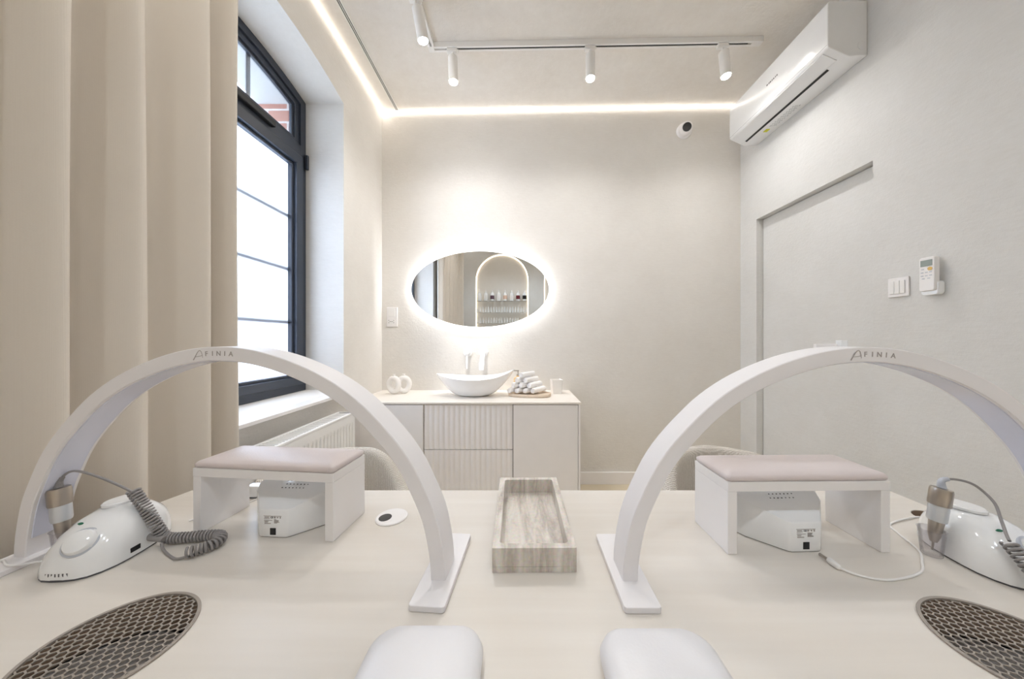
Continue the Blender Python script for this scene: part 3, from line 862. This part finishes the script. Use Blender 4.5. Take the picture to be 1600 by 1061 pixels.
def extractor(c, label):
    e = thing('dust_extractor', label, 'dust extractor', (c[0], c[1], TZ), 0, 'round table dust extractors')
    r = .0795
    bm = bmesh.new()
    lathe(bm, [(r+.0008, -.06), (r+.0008, .0), (r+.0036, .0006), (r+.0036, .0024), (r-.0002, .0026), (r-.0002, -.001), (r-.0035, -.058), (0, -.058)], 72)
    # rebuild: outer rim plus bowl
    obj('bowl', bm, mats=['brown'], parent=e, smooth=True, ang=30)
    bm = bmesh.new(); ring_prism(bm, circ(0, 0, r+.0038, 72), circ(0, 0, r-.0005, 72), .0006, .0032, 'z'); obj('rim', bm, 'grille', e, bevel=.0008)
    bm = bmesh.new(); a = .0086/2/math.cos(R(30)); W = .0113; H = .0112
    def hexa(cx, cy, s):
        w2 = W/2*s; h2 = H/2*s
        hx = [(0, h2), (w2, h2*.42), (w2, -h2*.42), (0, -h2), (-w2, -h2*.42), (-w2, h2*.42)]
        return [(cx+x, cy+y) for x, y in hx]
    dy = H*.71; RR = r-.0004
    def cl(p):
        l = math.hypot(*p); return p if l <= RR else (p[0]*RR/l, p[1]*RR/l)
    j = 0; y = -RR-H
    while y < RR+H:
        x = -RR-W + (W/2 if j % 2 else 0)
        while x < RR+W:
            if math.hypot(x, y) < RR + .3*W:
                A = [cl(p) for p in hexa(x, y, 1.001)]; Bq = [cl(p) for p in hexa(x, y, .83)]
                va = [bm.verts.new((p[0], p[1], .0005)) for p in A]; vb = [bm.verts.new((p[0], p[1], .0005)) for p in Bq]
                for k in range(6):
                    q = (k+1) % 6
                    try: bm.faces.new((va[k], va[q], vb[q], vb[k]))
                    except ValueError: pass
            x += W
        y += dy; j += 1
    bmesh.ops.dissolve_degenerate(bm, edges=bm.edges, dist=1e-5)
    o = obj('grille', bm, 'grille', e); o.rotation_euler = (0, 0, R(4))
    md = o.modifiers.new('s', 'SOLIDIFY'); md.thickness = .0014; md.offset = 0
    bm = bmesh.new(); lathe(bm, [(0, -.0), (.070, .0), (.072, -.004), (0, -.004)], 48, m=T(0, -.002, -.030) @ rotm('X', -12)); obj('filter', bm, 'filter', e, smooth=True)
    bm = bmesh.new(); lathe(bm, [(.072, .001), (.0745, .001), (.0745, -.007), (.072, -.007)], 48, cap=False, m=T(0, -.002, -.030) @ rotm('X', -12)); obj('seal', bm, 'black', e)
    return e
extractor(GL, 'round grey honeycomb dust extractor grille in the left half of the table')
extractor(GR, 'round grey honeycomb dust extractor grille in the right half of the table')

# cable grommets
gm = thing('cable_grommet', 'white round cable grommet with a dark opening beside the stone tray', 'grommet', (-.287, .702, TZ+.0002))
bm = bmesh.new(); lathe(bm, [(.0, 0), (.034, 0), (.034, .0015), (.032, .003), (0, .003)], 40); obj('cap', bm, 'white', gm, smooth=True)
bm = bmesh.new(); prism(bm, circ(-.012, -.006, .0135, 24, .0145), (), .0029, .0036, 'z'); obj('opening', bm, 'black', gm)
g2 = thing('cable_hole_liner', 'brown liner of the open cable hole near the right machine', 'grommet', (.928, .700, TZ))
bm = bmesh.new(); lathe(bm, [(.0325, -.001), (.0325, -.035), (.0, -.0352), (0, -.034), (.031, -.034), (.031, -.001)], 32, cap=False); obj('liner', bm, 'brown', g2, smooth=True, ang=40)

# ------------------------------------------------------------------ arch lamps
def arch_r(th):
    d = abs(math.degrees(th)); d = min(d, 180-d)
    K = [(0, .395), (12, .393), (25, .388), (45, .381), (70, .377), (90, .3785)]
    for (a, ra), (b_, rb) in zip(K, K[1:]):
        if d <= b_: 
            t = (d-a)/(b_-a); t = t*t*(3-2*t); return ra + (rb-ra)*t
    return K[-1][1]
def arch_lamp(label, loc, rz, mirror, logo_dx):
    s = thing('arch_lamp', label, 'lamp', loc, rz, 'white half-circle arch lamps')
    dep, th = .052, .0242; N = 72; pz = .0085
    bm = bmesh.new(); rings = []
    for k in range(N+1):
        a = PI*k/N; ro = arch_r(a); c, sn = math.cos(a), math.sin(a); ch = .0012
        prof = [(ro-ch, 0), (ro, ch), (ro, dep-ch), (ro-ch, dep), (ro-th+ch, dep), (ro-th, dep-ch), (ro-th, ch), (ro-th+ch, 0)]
        rings.append([(q*c, y, pz + q*sn) for q, y in prof])
    loft(bm, rings); obj('arch', bm, 'lamp_white', s, smooth=True, ang=25)
    bm = bmesh.new(); rings = []
    for k in range(2, N-1):
        a = PI*k/N; ro = arch_r(a)-th; c, sn = math.cos(a), math.sin(a)
        prof = [(ro+.0005, .005), (ro-.0012, .006), (ro-.0012, dep-.006), (ro+.0005, dep-.005)]
        rings.append([(q*c, y, pz + q*sn) for q, y in prof])
    loft(bm, rings); obj('light_diffuser', bm, 'diffuser', s, smooth=True, ang=25)
    for sx in (-1, 1):
        x0, x1 = sorted((sx*.354, sx*.409))
        bm = bmesh.new(); prism(bm, rrect(x0, x1, -.050, .124, .005, 4), (), 0, .009, 'z')
        obj('foot_plate', bm, 'lamp_white', s, bevel=.0012)
    # lettering: a tall script A and small capitals on the front face
    def at(bm, dx, dz):
        a = math.atan2(1, 0) - (dx/.366)
        m = T(.3665*math.sin(dx/.3665), -.0002, pz + .3665*math.cos(dx/.3665) + dz) @ rotm('Y', math.degrees(dx/.3665)) @ rotm('X', 90)
        return place(bm, m)
    adv = .0115; x = logo_dx - .015
    bm = bmesh.new()
    def stroke(bm, pts, w):
        n = len(pts)
        Vl, Vr = [], []
        for i in range(n):
            p = Vector(pts[i]); t = (Vector(pts[min(i+1, n-1)]) - Vector(pts[max(i-1, 0)])).normalized(); nn = Vector((-t.y, t.x))*w[i]/2
            Vl.append(bm.verts.new((p.x+nn.x, p.y+nn.y, .0003))); Vr.append(bm.verts.new((p.x-nn.x, p.y-nn.y, .0003)))
        for i in range(n-1): bm.faces.new((Vl[i], Vl[i+1], Vr[i+1], Vr[i]))
    stroke(bm, [(-.0105, -.0085), (-.007, -.0035), (-.003, .0025), (.0005, .0062), (.003, .0068), (.0052, .0045), (.0064, -.0005), (.0068, -.0058)], [.002, .0017, .0014, .0013, .0012, .0011, .001, .0008])
    stroke(bm, [(-.0065, -.0035), (.0, -.0030), (.0064, -.0022)], [.0008, .0009, .0008])
    at(bm, logo_dx - .0235, 0)
    oA = obj('maker_lettering', bm, 'logo', s)
    bmn = bmesh.new()
    for i, ch_ in enumerate('FINIA'):
        b1 = text_bm(ch_, .0112, .00012)
        for v in b1.verts: pass
        at(b1, logo_dx - .0095 + i*.0112, 0)
        me = bpy.data.meshes.new('q'); b1.to_mesh(me); b1.free(); bmn.from_mesh(me); bpy.data.meshes.remove(me)
    me = oA.data; b2 = bmesh.new(); b2.from_mesh(me)
    m2 = bpy.data.meshes.new('q2'); bmn.to_mesh(m2); bmn.free(); b2.from_mesh(m2); b2.to_mesh(me); b2.free()
    return s
la = arch_lamp('white arch table lamp over the left hand rest, one foot beside the curtain', (-.514, .5335, TZ+.0003), R(-4), False, -.012)
lb = arch_lamp('white arch table lamp over the right hand rest near the switches', (.5615, .505, TZ+.0003), 0, True, .006)
bm = bmesh.new(); box(bm, .004, .015, .045, .056, .384, .398); obj('power_switch', bm, 'white_gloss', lb, bevel=.001)
bm = bmesh.new(); box(bm, -.034, .004, .0515, .0575, .381, .3915); obj('cable_clip', bm, 'white', lb, bevel=.001)

# ------------------------------------------------------------------ hand rests
def hand_rest(label, loc, rz):
    s = thing('hand_rest', label, 'hand rest', loc, rz, 'white bridge hand rests with pink cushions')
    W, D, H, t = .154, .106, .134, .0175
    obj('leg_panel', B(-W, -W+t, .0, D, 0, H-t-.0003), 'white', s, bevel=.0008)
    obj('leg_panel', B(W-t, W, .0, D, 0, H-t-.0003), 'white', s, bevel=.0008)
    obj('top_board', B(-W, W, -.0005, D, H-t, H), 'white', s, bevel=.0008)
    bm = bmesh.new(); rings = []
    nx = 12
    for z, ins in ((.0005, .002), (.003, .0003), (.008, .0), (.012, .004), (.0155, .016), (.0175, .034), (.0183, .048)):
        rings.append([(x, y, H+z) for x, y in rrect(-W+ins, W-ins, -.0005+ins*.98, D-ins*.98, max(.0025, .007-ins*.1), 6)])
    loft(bm, rings); obj('cushion', bm, 'pink', s, smooth=True, ang=60)
    return s
hand_rest('white bridge hand rest with dusty pink cushion under the left arch lamp', (-.521, .6315, TZ+.0003), R(-5.4))
hand_rest('white bridge hand rest with dusty pink cushion under the right arch lamp', (.5405, .5838, TZ+.0003), R(1.0))

# nail dryers under the rests
def nail_dryer(label, loc, rz):
    s = thing('nail_dryer', label, 'nail lamp', loc, rz, 'white nail dryers under the hand rests')
    foot = [(-.027, 0), (.027, 0), (.034, .004), (.080, .050), (.087, .066), (.087, .150), (.078, .162), (-.078, .162), (-.087, .150), (-.087, .066), (-.080, .050), (-.034, .004)]
    def ht(y): 
        t = min(1, max(0, y/.09)); return .0565 + .030*t*t*(3-2*t)
    bm = bmesh.new()
    rings = [[(x*.985, .081+(y-.081)*.985, .0012) for x, y in foot], [(x, y, .004) for x, y in foot], [(x, y, ht(y)-.004) for x, y in foot], [(x*.975, .081+(y-.081)*.975, ht(y)-.0005) for x, y in foot], [(x*.90, .081+(y-.081)*.90, ht(.081+(y-.081)*.9)) for x, y in foot], [(x*.5, .081+(y-.081)*.5, ht(.081+(y-.081)*.5)+.0015) for x, y in foot]]
    loft(bm, rings); obj('shell', bm, 'white_gloss', s, smooth=True, ang=40)
    bm = bmesh.new(); prism(bm, [(x*.97, .081+(y-.081)*.97) for x, y in foot], (), 0, .0013, 'z'); obj('base', bm, 'ink', s)
    obj('power_port', B(-.0055, .0065, -.0008, .001, .006, .0195), 'black', s, bevel=.0004)
    bm = bmesh.new()
    def ln(x0, x1, z, h=.0007): box(bm, x0, x1, -.0006, .0002, z, z+h)
    ln(-.019, .018, .0435); ln(-.017, -.008, .0405, .0015); ln(-.018, -.007, .0380); ln(-.018, -.001, .0345, .0008); ln(-.017, -.009, .0325); ln(-.017, -.010, .0308); ln(-.017, -.004, .0280, .0014)
    for k in range(6): ln(.003, .003 + .004 + .008*random.random(), .0365 - k*.0014)
    box(bm, .0025, .006, -.0006, .0002, .0395, .0425); box(bm, .009, .0115, -.0006, .0002, .0398, .0422); box(bm, .015, .017, -.0006, .0002, .0392, .0425)
    lb_ = obj('rating_label', bm, 'logo', s)
    b1 = text_bm('CE', .0045, .0002); place(b1, T(-.002, -.0004, .0408) @ rotm('X', 90)); obj('ce_mark', b1, 'ink', s)
    bm = bmesh.new()
    for i in range(7):
        for j in range(3):
            x = -.024 + i*.008 + (j % 2)*.004; y = .052 + j*.0085
            lathe(bm, [(.0012, -.0005), (.0012, .0008), (0, .0008)], 8, m=T(x, y, ht(y)+.0009))
    obj('vent_holes', bm, 'ink', s)
    return s
nail_dryer('white nail dryer with rating label under the left hand rest', (-.497, .630, TZ+.0003), R(-3))
nail_dryer('white nail dryer with rating label under the right hand rest, plug beside it', (.5365, .5865, TZ+.0003), R(2))

# plain white block of unidentified kind behind the left rest
bt = thing('white_block', 'small bright white block behind the left hand rest at the table edge', 'item', (-.672, .795, TZ+.0003))
obj('case', B(-.016, .016, -.010, .012, .002, .030), 'white_gloss', bt, bevel=.002)
obj('base', B(-.0165, .0165, -.0105, .0125, 0, .002), 'ink', bt)

# ------------------------------------------------------------------ stone tray
sy = bmesh.new()
TX0, TX1, TY0, TY1 = -.073, .0725, 0, .274
inn = rrect(TX0+.013, TX1-.013, TY0+.013, TY1-.013, .006, 5)
prism(sy, rrect(TX0, TX1, TY0, TY1, .002, 2), [inn], .010, .042, 'z')
so = thing('stone_tray', 'rectangular veined grey beige stone tray in the middle of the table', 'tray', (.0255, .536, TZ+.0003), R(.6))
obj('rim_wall', sy, 'stone', so, bevel=.0012)
bm = bmesh.new(); prism(bm, rrect(TX0, TX1, TY0, TY1, .002, 2), (), 0, .0098, 'z'); obj('tray_floor', bm, 'stone', so)

# ------------------------------------------------------------------ hand pads at the front
def pad(label, loc):
    bm = bmesh.new(); rings = []
    for z, ins in ((0, .006), (.004, .001), (.012, 0), (.020, .003), (.026, .010), (.030, .024), (.0318, .045)):
        rings.append([(x, y, z) for x, y in rrect(-.0715+ins, .0715-ins, -.26+ins, 0-ins, max(.012, .034-ins*.5), 10)])
    loft(bm, rings); s = thing('hand_pad', label, 'cushion', loc, 0, 'white padded hand cushions'); 
    obj('cushion', bm, 'pad', s, smooth=True, ang=60)
pad('white padded hand cushion in front of the left arch lamp foot', (-.1165, .418, TZ+.0003))
pad('white padded hand cushion in front of the right arch lamp foot', (.170, .414, TZ+.0003))

# ------------------------------------------------------------------ nail drill machines
prof = [(.0, .010, .010), (.002, .028, .022), (.008, .042, .036), (.020, .053, .052), (.036, .060, .067), (.055, .0625, .079), (.080, .0625, .086), (.105, .060, .085), (.128, .053, .076), (.148, .042, .060), (.160, .030, .042), (.166, .012, .022)]
prof = [(a*.95, b_*.92, c_*.97) for a, b_, c_ in prof]
def hgt(y):
    for a, b_ in zip(prof, prof[1:]):
        if y <= b_[0]: return a[2] + (b_[2]-a[2])*(y-a[0])/(b_[0]-a[0])
    return 0
def drill_machine(label, loc, sx, rz):
    s = thing('nail_drill_machine', label, 'nail drill', loc, rz, 'white streamlined nail drill machines')
    bm = bmesh.new(); rings = []
    for y, hw, h in prof:
        ring = []
        for k in range(25):
            a = PI*k/24; c, sn = math.cos(a), math.sin(a)
            ring.append((hw*math.copysign(abs(c)**.85, c), y, .003 + h*abs(sn)**.78))
        rings.append(ring)
    loft(bm, rings); obj('shell', bm, 'white_gloss', s, smooth=True, ang=50)
    bm = bmesh.new()
    loop = [(hw*.97, y) for y, hw, h in prof] + [(-hw*.97, y) for y, hw, h in reversed(prof)]
    prism(bm, loop, (), 0, .0035, 'z'); obj('base', bm, 'ink', s)
    # dial on the sloping nose
    m = T(sx*.012, .022, .051) @ rotm('X', 46) @ rotm('Y', sx*14)
    bm = bmesh.new(); lathe(bm, [(.0, -.012), (.0225, -.012), (.0225, .0025), (.0215, .003), (0, .003)], 40, m=m); obj('dial_ring', bm, 'boot', s, smooth=True)
    bm = bmesh.new(); lathe(bm, [(.0, .0), (.0195, .0), (.0195, .006), (.017, .0105), (.010, .013), (0, .0135)], 40, m=m); obj('dial', bm, 'white_gloss', s, smooth=True)
    # green light
    bm = bmesh.new(); y = .042; lathe(bm, [(.003, -.004), (.003, .0016), (0, .002)], 16, m=T(-sx*.014, y, .003+hgt(y)*.985) @ rotm('X', 35), sx=1.5, sy=.7); obj('indicator_light', bm, 'green', s)
    # vent slots along the nose
    bm = bmesh.new()
    for k in range(10):
        a = R(-38 + 7.2*k) ; x = sx*(.006 + .050*math.sin(a)*.9); 
        yy = .0005 + .016*(abs(x)/.046)**2.6
        box(bm, x-.0011, x+.0011, yy-.0006, yy+.004, .0085, .0135)
    obj('vent_slots', bm, 'ink', s)
    obj('rocker_switch', B(*sorted((sx*.0525, sx*.0578)), .052, .068, .010, .019), 'black', s, bevel=.0008)
    # raised finger rest on the crown
    bm = bmesh.new(); lathe(bm, [(.0, .0), (.022, .0), (.024, -.002), (.024, -.006)], 32, m=T(-sx*.006, .098, .0895) @ rotm('X', -4), sx=.9, sy=1.3); obj('crown_inset', bm, 'white_gloss', s, smooth=True)
    return s
DL = (-.762, .514, TZ+.0003); DR = (.829, .492, TZ+.0003)
ml = drill_machine('white nail drill machine with dial beside the left arch lamp', DL, 1, R(3))
mrr = drill_machine('white nail drill machine cut by the right picture edge', DR, 1, R(-7))
# boots where the cord leaves
bm = bmesh.new(); tube(bm, [(.047, .085, .020), (.057, .084, .020), (.085, .081, .016)], [.0065, .0065, .0052], 14); obj('cord_boot', bm, 'cord', ml, smooth=True)

def holder(parent, x, y, side):
    bm = bmesh.new()
    lathe(bm, [(.0125, .002), (.0135, .002), (.0175, .048), (.0185, .0485), (.0165, .0485), (.0128, .004)], 28, cap=False, m=T(x, y, 0))
    h = obj('tool_holder', bm, 'cup', parent, smooth=True, ang=50)
    bm = bmesh.new(); box(bm, *sorted((x+side*.015, x+side*.034)), y-.004, y+.004, .030, .036); obj('holder_arm', bm, 'cup', h)
def tolocal(w_, o_, deg):
    v = Matrix.Rotation(-R(deg), 4, 'Z') @ (Vector(w_) - Vector(o_)); return v.x, v.y
holder(ml, *tolocal((-.842, .580, TZ), DL, 3), 1)
holder(mrr, *tolocal((.7635, .580, TZ), DR, -7), 1)

def handpiece(label, loc, tilt):
    s = thing('drill_handpiece', label, 'drill handpiece', loc, 0, 'silver drill handpieces in their holders')
    mt = rotm('Y', tilt[1]) @ rotm('X', tilt[0])
    def P(prof_, mat, nm, n=32):
        bm = bmesh.new(); lathe(bm, prof_, n, m=mt); return obj(nm, bm, mat, s, smooth=True, ang=35)
    P([(.0, .004), (.0015, .004), (.0015, .018), (.005, .020), (.0085, .034), (.0095, .052), (.0100, .058), (0, .058)], 'steel', 'nose')
    P([(.0, .0585), (.0118, .0585), (.0128, .062), (.0130, .084), (.0124, .0875), (0, .0875)], 'silver', 'grip')
    P([(.0, .088), (.0140, .088), (.0146, .090), (.0146, .115), (.0135, .119), (.006, .120), (0, .120)], 'brushed', 'motor_cap')
    return s, mt
pL = Vector((-.842, .580, TZ+.006)); pR = Vector((.7635, .580, TZ+.006))
sL, mL = handpiece('silver drill handpiece standing in the holder of the left machine', pL, (0, -6))
sR, mR = handpiece('silver drill handpiece standing in the holder of the right machine', pR, (0, 9))

def cord_up(parent, base, pts, boot_n=3):
    # flexible boot ribs then plain cord, world points brought to the handpiece's own frame
    P = cr_path([Vector(p) - base for p in pts], 12)
    bm = bmesh.new(); k = int(len(P)*.22)
    rr = [.0058 - .0028*i/k + (.0008 if i % 2 else 0) for i in range(k+1)]
    tube(bm, P[:k+1], rr, 12); obj('strain_relief', bm, 'cord' if base is pL else 'boot', parent, smooth=True, ang=60)
    bm = bmesh.new(); tube(bm, P[k:], .0021, 8); obj('cord', bm, 'cord', parent, smooth=True)
tl = pL + mL @ Vector((0, 0, .120)); trr = pR + mR @ Vector((0, 0, .120))
def W(u, v, y): return Vector(((u-812)*y/489, y, 1.16 + (530-v)*y/489))
cord_up(sL, pL, [tl, tl+Vector((.003, 0, .014)), (-.836, .582, .9135), (-.812, .583, .912), (-.780, .590, .895), (-.752, .60, .872), (-.744, .604, .862)])
cord_up(sR, pR, [trr, trr+Vector((.001, 0, .014)), (.803, .575, .902), (.822, .565, .896), (.833, .550, .874), (.822, .534, .850), (.810, .521, .835), (.803, .513, .829)])
# coiled cords
A = cr_path([(-.746, .604, .868), (-.733, .602, .854), (-.716, .601, .832), (-.699, .603, .800), (-.690, .610, .7745), (-.66, .613, .7715), (-.625, .619, .7715), (-.596, .620, .7715), (-.581, .607, .7715), (-.582, .590, .7715), (-.596, .576, .7715), (-.606, .570, .7715)], 10)
bm = bmesh.new(); tube(bm, [p - Vector(DL) for p in helix(A, .0082, .0058, 12)], .0021, 6)
B2 = cr_path([(-.606, .570, .7645), (-.622, .566, .7628), (-.650, .578, .7628), (-.675, .592, .764), (-.682, .596, .772)], 8)
tube(bm, [p - Vector(DL) for p in B2], .0022, 8)
cc = obj('coiled_cord', bm, 'cord', ml, smooth=True); cc.matrix_local = Matrix.Rotation(R(-3), 4, 'Z')
A = cr_path([(.801, .513, .826), (.797, .497, .812), (.796, .478, .790), (.810, .465, .7725), (.83, .45, .7715), (.87, .452, .7715), (.90, .47, .7715)], 10)
bm = bmesh.new(); tube(bm, [p - Vector(DR) for p in helix(A, .0082, .0062, 12)], .0020, 6)
cc = obj('coiled_cord', bm, 'cord', mrr, smooth=True); cc.matrix_local = Matrix.Rotation(R(7), 4, 'Z')

# power leads
def cable(name, label, pts, r, mat):
    bm = bmesh.new(); tube(bm, cr_path(pts, 10), r, 8); return obj(name, bm, mat, None, smooth=True)
pc = thing('power_lead', 'thin white power lead with unplugged metal tip right of the dryer', 'cable', (.547, .573, TZ))
def loc_(pts): return [Vector(p) - Vector((.547, .573, TZ)) for p in pts]
bm = bmesh.new(); tube(bm, cr_path(loc_([(.5525, .541, TZ+.0045), (.572, .527, TZ+.002), (.604, .517, TZ+.002), (.648, .523, TZ+.002), (.688, .536, TZ+.002), (.715, .556, TZ+.002), (.752, .590, TZ+.002), (.775, .640, TZ+.002), (.80, .675, TZ+.002), (.885, .70, TZ+.002), (.91, .70, TZ-.004), (.925, .70, TZ-.030)]), 10), .0018, 8); obj('wire', bm, 'white_matt', pc, smooth=True)
bm = bmesh.new(); tube(bm, loc_([(.5510, .5595, TZ+.0062), (.5515, .557, TZ+.006), (.5525, .542, TZ+.005), (.5527, .5395, TZ+.0045)]), [.0038, .0052, .0046, .0025], 14); obj('plug_sleeve', bm, 'white_matt', pc, smooth=True)
bm = bmesh.new(); tube(bm, loc_([(.5490, .573, TZ+.0065), (.5510, .559, TZ+.0062)]), .0027, 12); obj('plug_tip', bm, 'steel', pc, smooth=True)

tag(cable('power_lead', '', [(-.838, .565, TZ+.0035), (-.852, .545, TZ+.010), (-.875, .536, TZ+.0125), (-.905, .548, TZ+.0125), (-.922, .545, TZ+.011), (-.930, .53, TZ+.006)], .0019, 'white_matt'),
    'short white lead running over the lamp foot beside the curtain', 'cable')
tag(cable('power_lead', '', [(-.725, .686, TZ+.002), (-.712, .700, TZ+.002), (-.690, .712, TZ+.002), (-.672, .735, TZ+.002), (-.655, .780, TZ+.002), (-.650, .81, TZ+.002)], .0018, 'white_matt'),
    'thin white lead running from the left drill machine behind the hand rest', 'cable')
tag(cable('power_lead', '', [(.905, .690, TZ-.028), (.893, .688, TZ-.004), (.884, .676, TZ+.004), (.876, .662, TZ+.003), (.868, .650, TZ+.003)], .0026, 'rubber'),
    'short black lead coming out of the open cable hole', 'cable')

# ------------------------------------------------------------------ chairs beyond the table
def chair(label, loc, rz):
    s = thing('tub_chair', label, 'chair', loc, rz, 'knitted cream tub chairs behind the table')
    bm = bmesh.new(); rings = []; N = 40
    def top(d):
        K = [(0, .70), (45, .688), (58, .655), (70, .60), (85, .54), (105, .50)]
        d = abs(d)
        for (a, ra), (b_, rb) in zip(K, K[1:]):
            if d <= b_: t = (d-a)/(b_-a); return ra + (rb-ra)*t
        return .5
    for k in range(N+1):
        d = -105 + 210*k/N; a = R(90 + d); zt = top(d); zb = .33; ro, ri = .285, .225
        c, sn = math.cos(a), math.sin(a)
        ring = []
        e = .028
        pr = [(ri, zb), (ri, zt-e), (ri+.008, zt-.009), (ri+.030, zt), (ro-.008, zt-.009), (ro, zt-e), (ro-.004, (zt+zb)/2), (ro-.02, zb)]
        rings.append([(q*c, q*sn, z) for q, z in pr])
    loft(bm, rings); obj('backrest', bm, 'knit', s, smooth=True, subsurf=1, ang=180)
    bm = bmesh.new(); rings = []
    for z, f in ((.33, .9), (.345, 1), (.43, 1.0), (.455, .95), (.465, .7)):
        rings.append([(.222*f*math.cos(2*PI*k/36), .222*f*math.sin(2*PI*k/36) - .0, z) for k in range(36)])
    loft(bm, rings); obj('seat', bm, 'knit', s, smooth=True, ang=60)
    for x, y in ((-.15, -.15), (.15, -.15), (-.15, .15), (.15, .15)):
        bm = bmesh.new(); tube(bm, [(x, y, .329), (x*1.2, y*1.2, 0.0)], [.016, .010], 12); obj('leg', bm, 'wood', s, smooth=True)
    return s
chair('cream knitted tub chair behind the left half of the table', (-.66, 1.11, 0), R(38))
chair('cream knitted tub chair behind the right half of the table', (.815, 1.11, 0), R(0))

# ------------------------------------------------------------------ niches reflected in the mirror
for i, Nn in enumerate((N1, N2)):
    bm = bmesh.new()
    ring_prism(bm, niche_loop(*Nn, .002), niche_loop(*Nn, .014), YN-.087, YN-.075, 'y')
    tag(obj('niche_light', bm, 'led_niche'), ['glowing LED outline of the arched shelf niche with bottles, seen in the mirror', 'glowing LED outline of the second arched niche behind the camera'][i], 'light strip', 'arched niche lights')
bottle0 = None; small0 = None
shelf_z = [1.916, 1.69, 1.475]
for i, z in enumerate(shelf_z):
    tag(obj('glass_shelf', B(N1[0]+.016, N1[1]-.016, YN-.070, YN+.055, z-.008, z-.0003), 'shelf'),
        ['top glass shelf of the niche holding the large bottles', 'middle glass shelf of the niche holding small polish bottles', 'lower glass shelf of the niche holding small polish bottles'][i], 'shelf', 'glass shelves in the niche')
cols = ['white', 'white_matt', 'purple', 'white', 'nude', 'white', 'dark_red', 'black']
cw = ['pale', 'white', 'purple', 'white', 'nude pink', 'clear white', 'dark red', 'black']
for i in range(8):
    x = N1[1] - .085 - i*(N1[1]-N1[0]-.16)/7 ; x = N1[0] + .08 + i*(N1[1]-N1[0]-.16)/7
    s = thing('pump_bottle', 'large pump bottle with %s label, %s along the top niche shelf' % (cw[i], ['first', 'second', 'third', 'fourth', 'fifth', 'sixth', 'seventh', 'last'][i]), 'bottle', (x, YN-.01, 1.916), 0, 'large bottles on the top niche shelf'); s.scale = (1.25, 1.25, 1.2)
    if bottle0 is None:
        bm = bmesh.new(); lathe(bm, [(0, 0), (.030, 0), (.032, .004), (.032, .115), (.020, .135), (.012, .140), (.012, .150), (0, .150)], 20); ba = obj('bottle_body', bm, 'white_gloss', s, smooth=True)
        bm = bmesh.new(); lathe(bm, [(.011, .150), (.011, .168), (.004, .170), (.004, .190), (0, .190)], 12); box(bm, -.006, .006, -.006, .03, .185, .195); bb = obj('pump', bm, 'white', s, smooth=True)
        bottle0 = (ba, bb)
    else:
        for q in bottle0:
            c = q.copy(); C.objects.link(c); c.parent = s
    bm = bmesh.new(); lathe(bm, [(.0325, .03), (.0328, .031), (.0328, .09), (.0325, .091)], 20, cap=False); obj('label_band', bm, cols[i], s, smooth=True)
for r_, (z, n) in enumerate(((1.69, 19), (1.475, 19))):
    for i in range(n):
        x = N1[0] + .045 + i*(N1[1]-N1[0]-.09)/(n-1)
        if small0 is None:
            bm = bmesh.new(); lathe(bm, [(0, 0), (.013, 0), (.014, .003), (.014, .036), (.007, .042), (.0085, .043), (.0065, .082), (0, .083)], 14)
            small0 = obj('polish_bottle', bm, 'white_gloss', smooth=True); o = small0
        else:
            o = small0.copy(); C.objects.link(o)
        o.location = (x, YN-.01, z); o.scale = (1.2, 1.2, 1.35)
        tag(o, 'small white polish bottle in the even row on the %s niche shelf' % ('middle' if r_ == 0 else 'lower'), 'bottle', 'polish bottles on the %s niche shelf' % ('middle' if r_ == 0 else 'lower'))

# ------------------------------------------------------------------ light
wd = bpy.data.worlds.new('World'); bpy.context.scene.world = wd; wd.use_nodes = True
bg = wd.node_tree.nodes['Background']; bg.inputs[0].default_value = (.70, .83, 1.0, 1); bg.inputs[1].default_value = 5.2
pt = bpy.data.lights.new('window_portal', 'AREA'); pt.shape = 'RECTANGLE'; pt.size = 1.0; pt.size_y = 1.85; pt.cycles.is_portal = True
po = bpy.data.objects.new('window_portal', pt); C.objects.link(po); po.location = (-1.63, 1.46, 1.77); po.rotation_euler = (R(90), 0, R(-90))
# unseen spotlights added behind the camera as cool fill light
for x, y in ((.3, -.5), (1.2, -.5), (-.4, -.5)):
    s = dup(spot0, (x, y, trackz(x)-.0008), 0, 'added fill spotlight, white cylinder on the unseen ceiling behind the camera')
    ld = bpy.data.lights.new('spot_beam', 'SPOT'); ld.energy = 15; ld.spot_size = R(150); ld.spot_blend = .8; ld.color = (.80, .90, 1); ld.shadow_soft_size = .03
    lo = bpy.data.objects.new('spot_beam', ld); C.objects.link(lo); lo.location = (x, y, trackz(x)-.22)

# ------------------------------------------------------------------ camera
cam = bpy.data.cameras.new('camera'); co = bpy.data.objects.new('camera', cam); C.objects.link(co)
co.location = (0, 0, 1.16); co.rotation_euler = (R(90), 0, 0)
cam.sensor_width = 36; cam.lens = 489/1600*36; cam.shift_x = -12/1600; cam.shift_y = -.5/1600; cam.clip_start = .02
sc = bpy.context.scene; sc.camera = co
sc.view_settings.view_transform = 'Standard'; sc.view_settings.look = 'None'; sc.view_settings.gamma = 1; sc.view_settings.exposure = 0.18
sc.view_settings.use_curve_mapping = False
sc.cycles.use_denoising = True
sc.cycles.max_bounces = 14; sc.cycles.diffuse_bounces = 8; sc.cycles.glossy_bounces = 5; sc.cycles.transparent_max_bounces = 12
sc.cycles.sample_clamp_indirect = 8
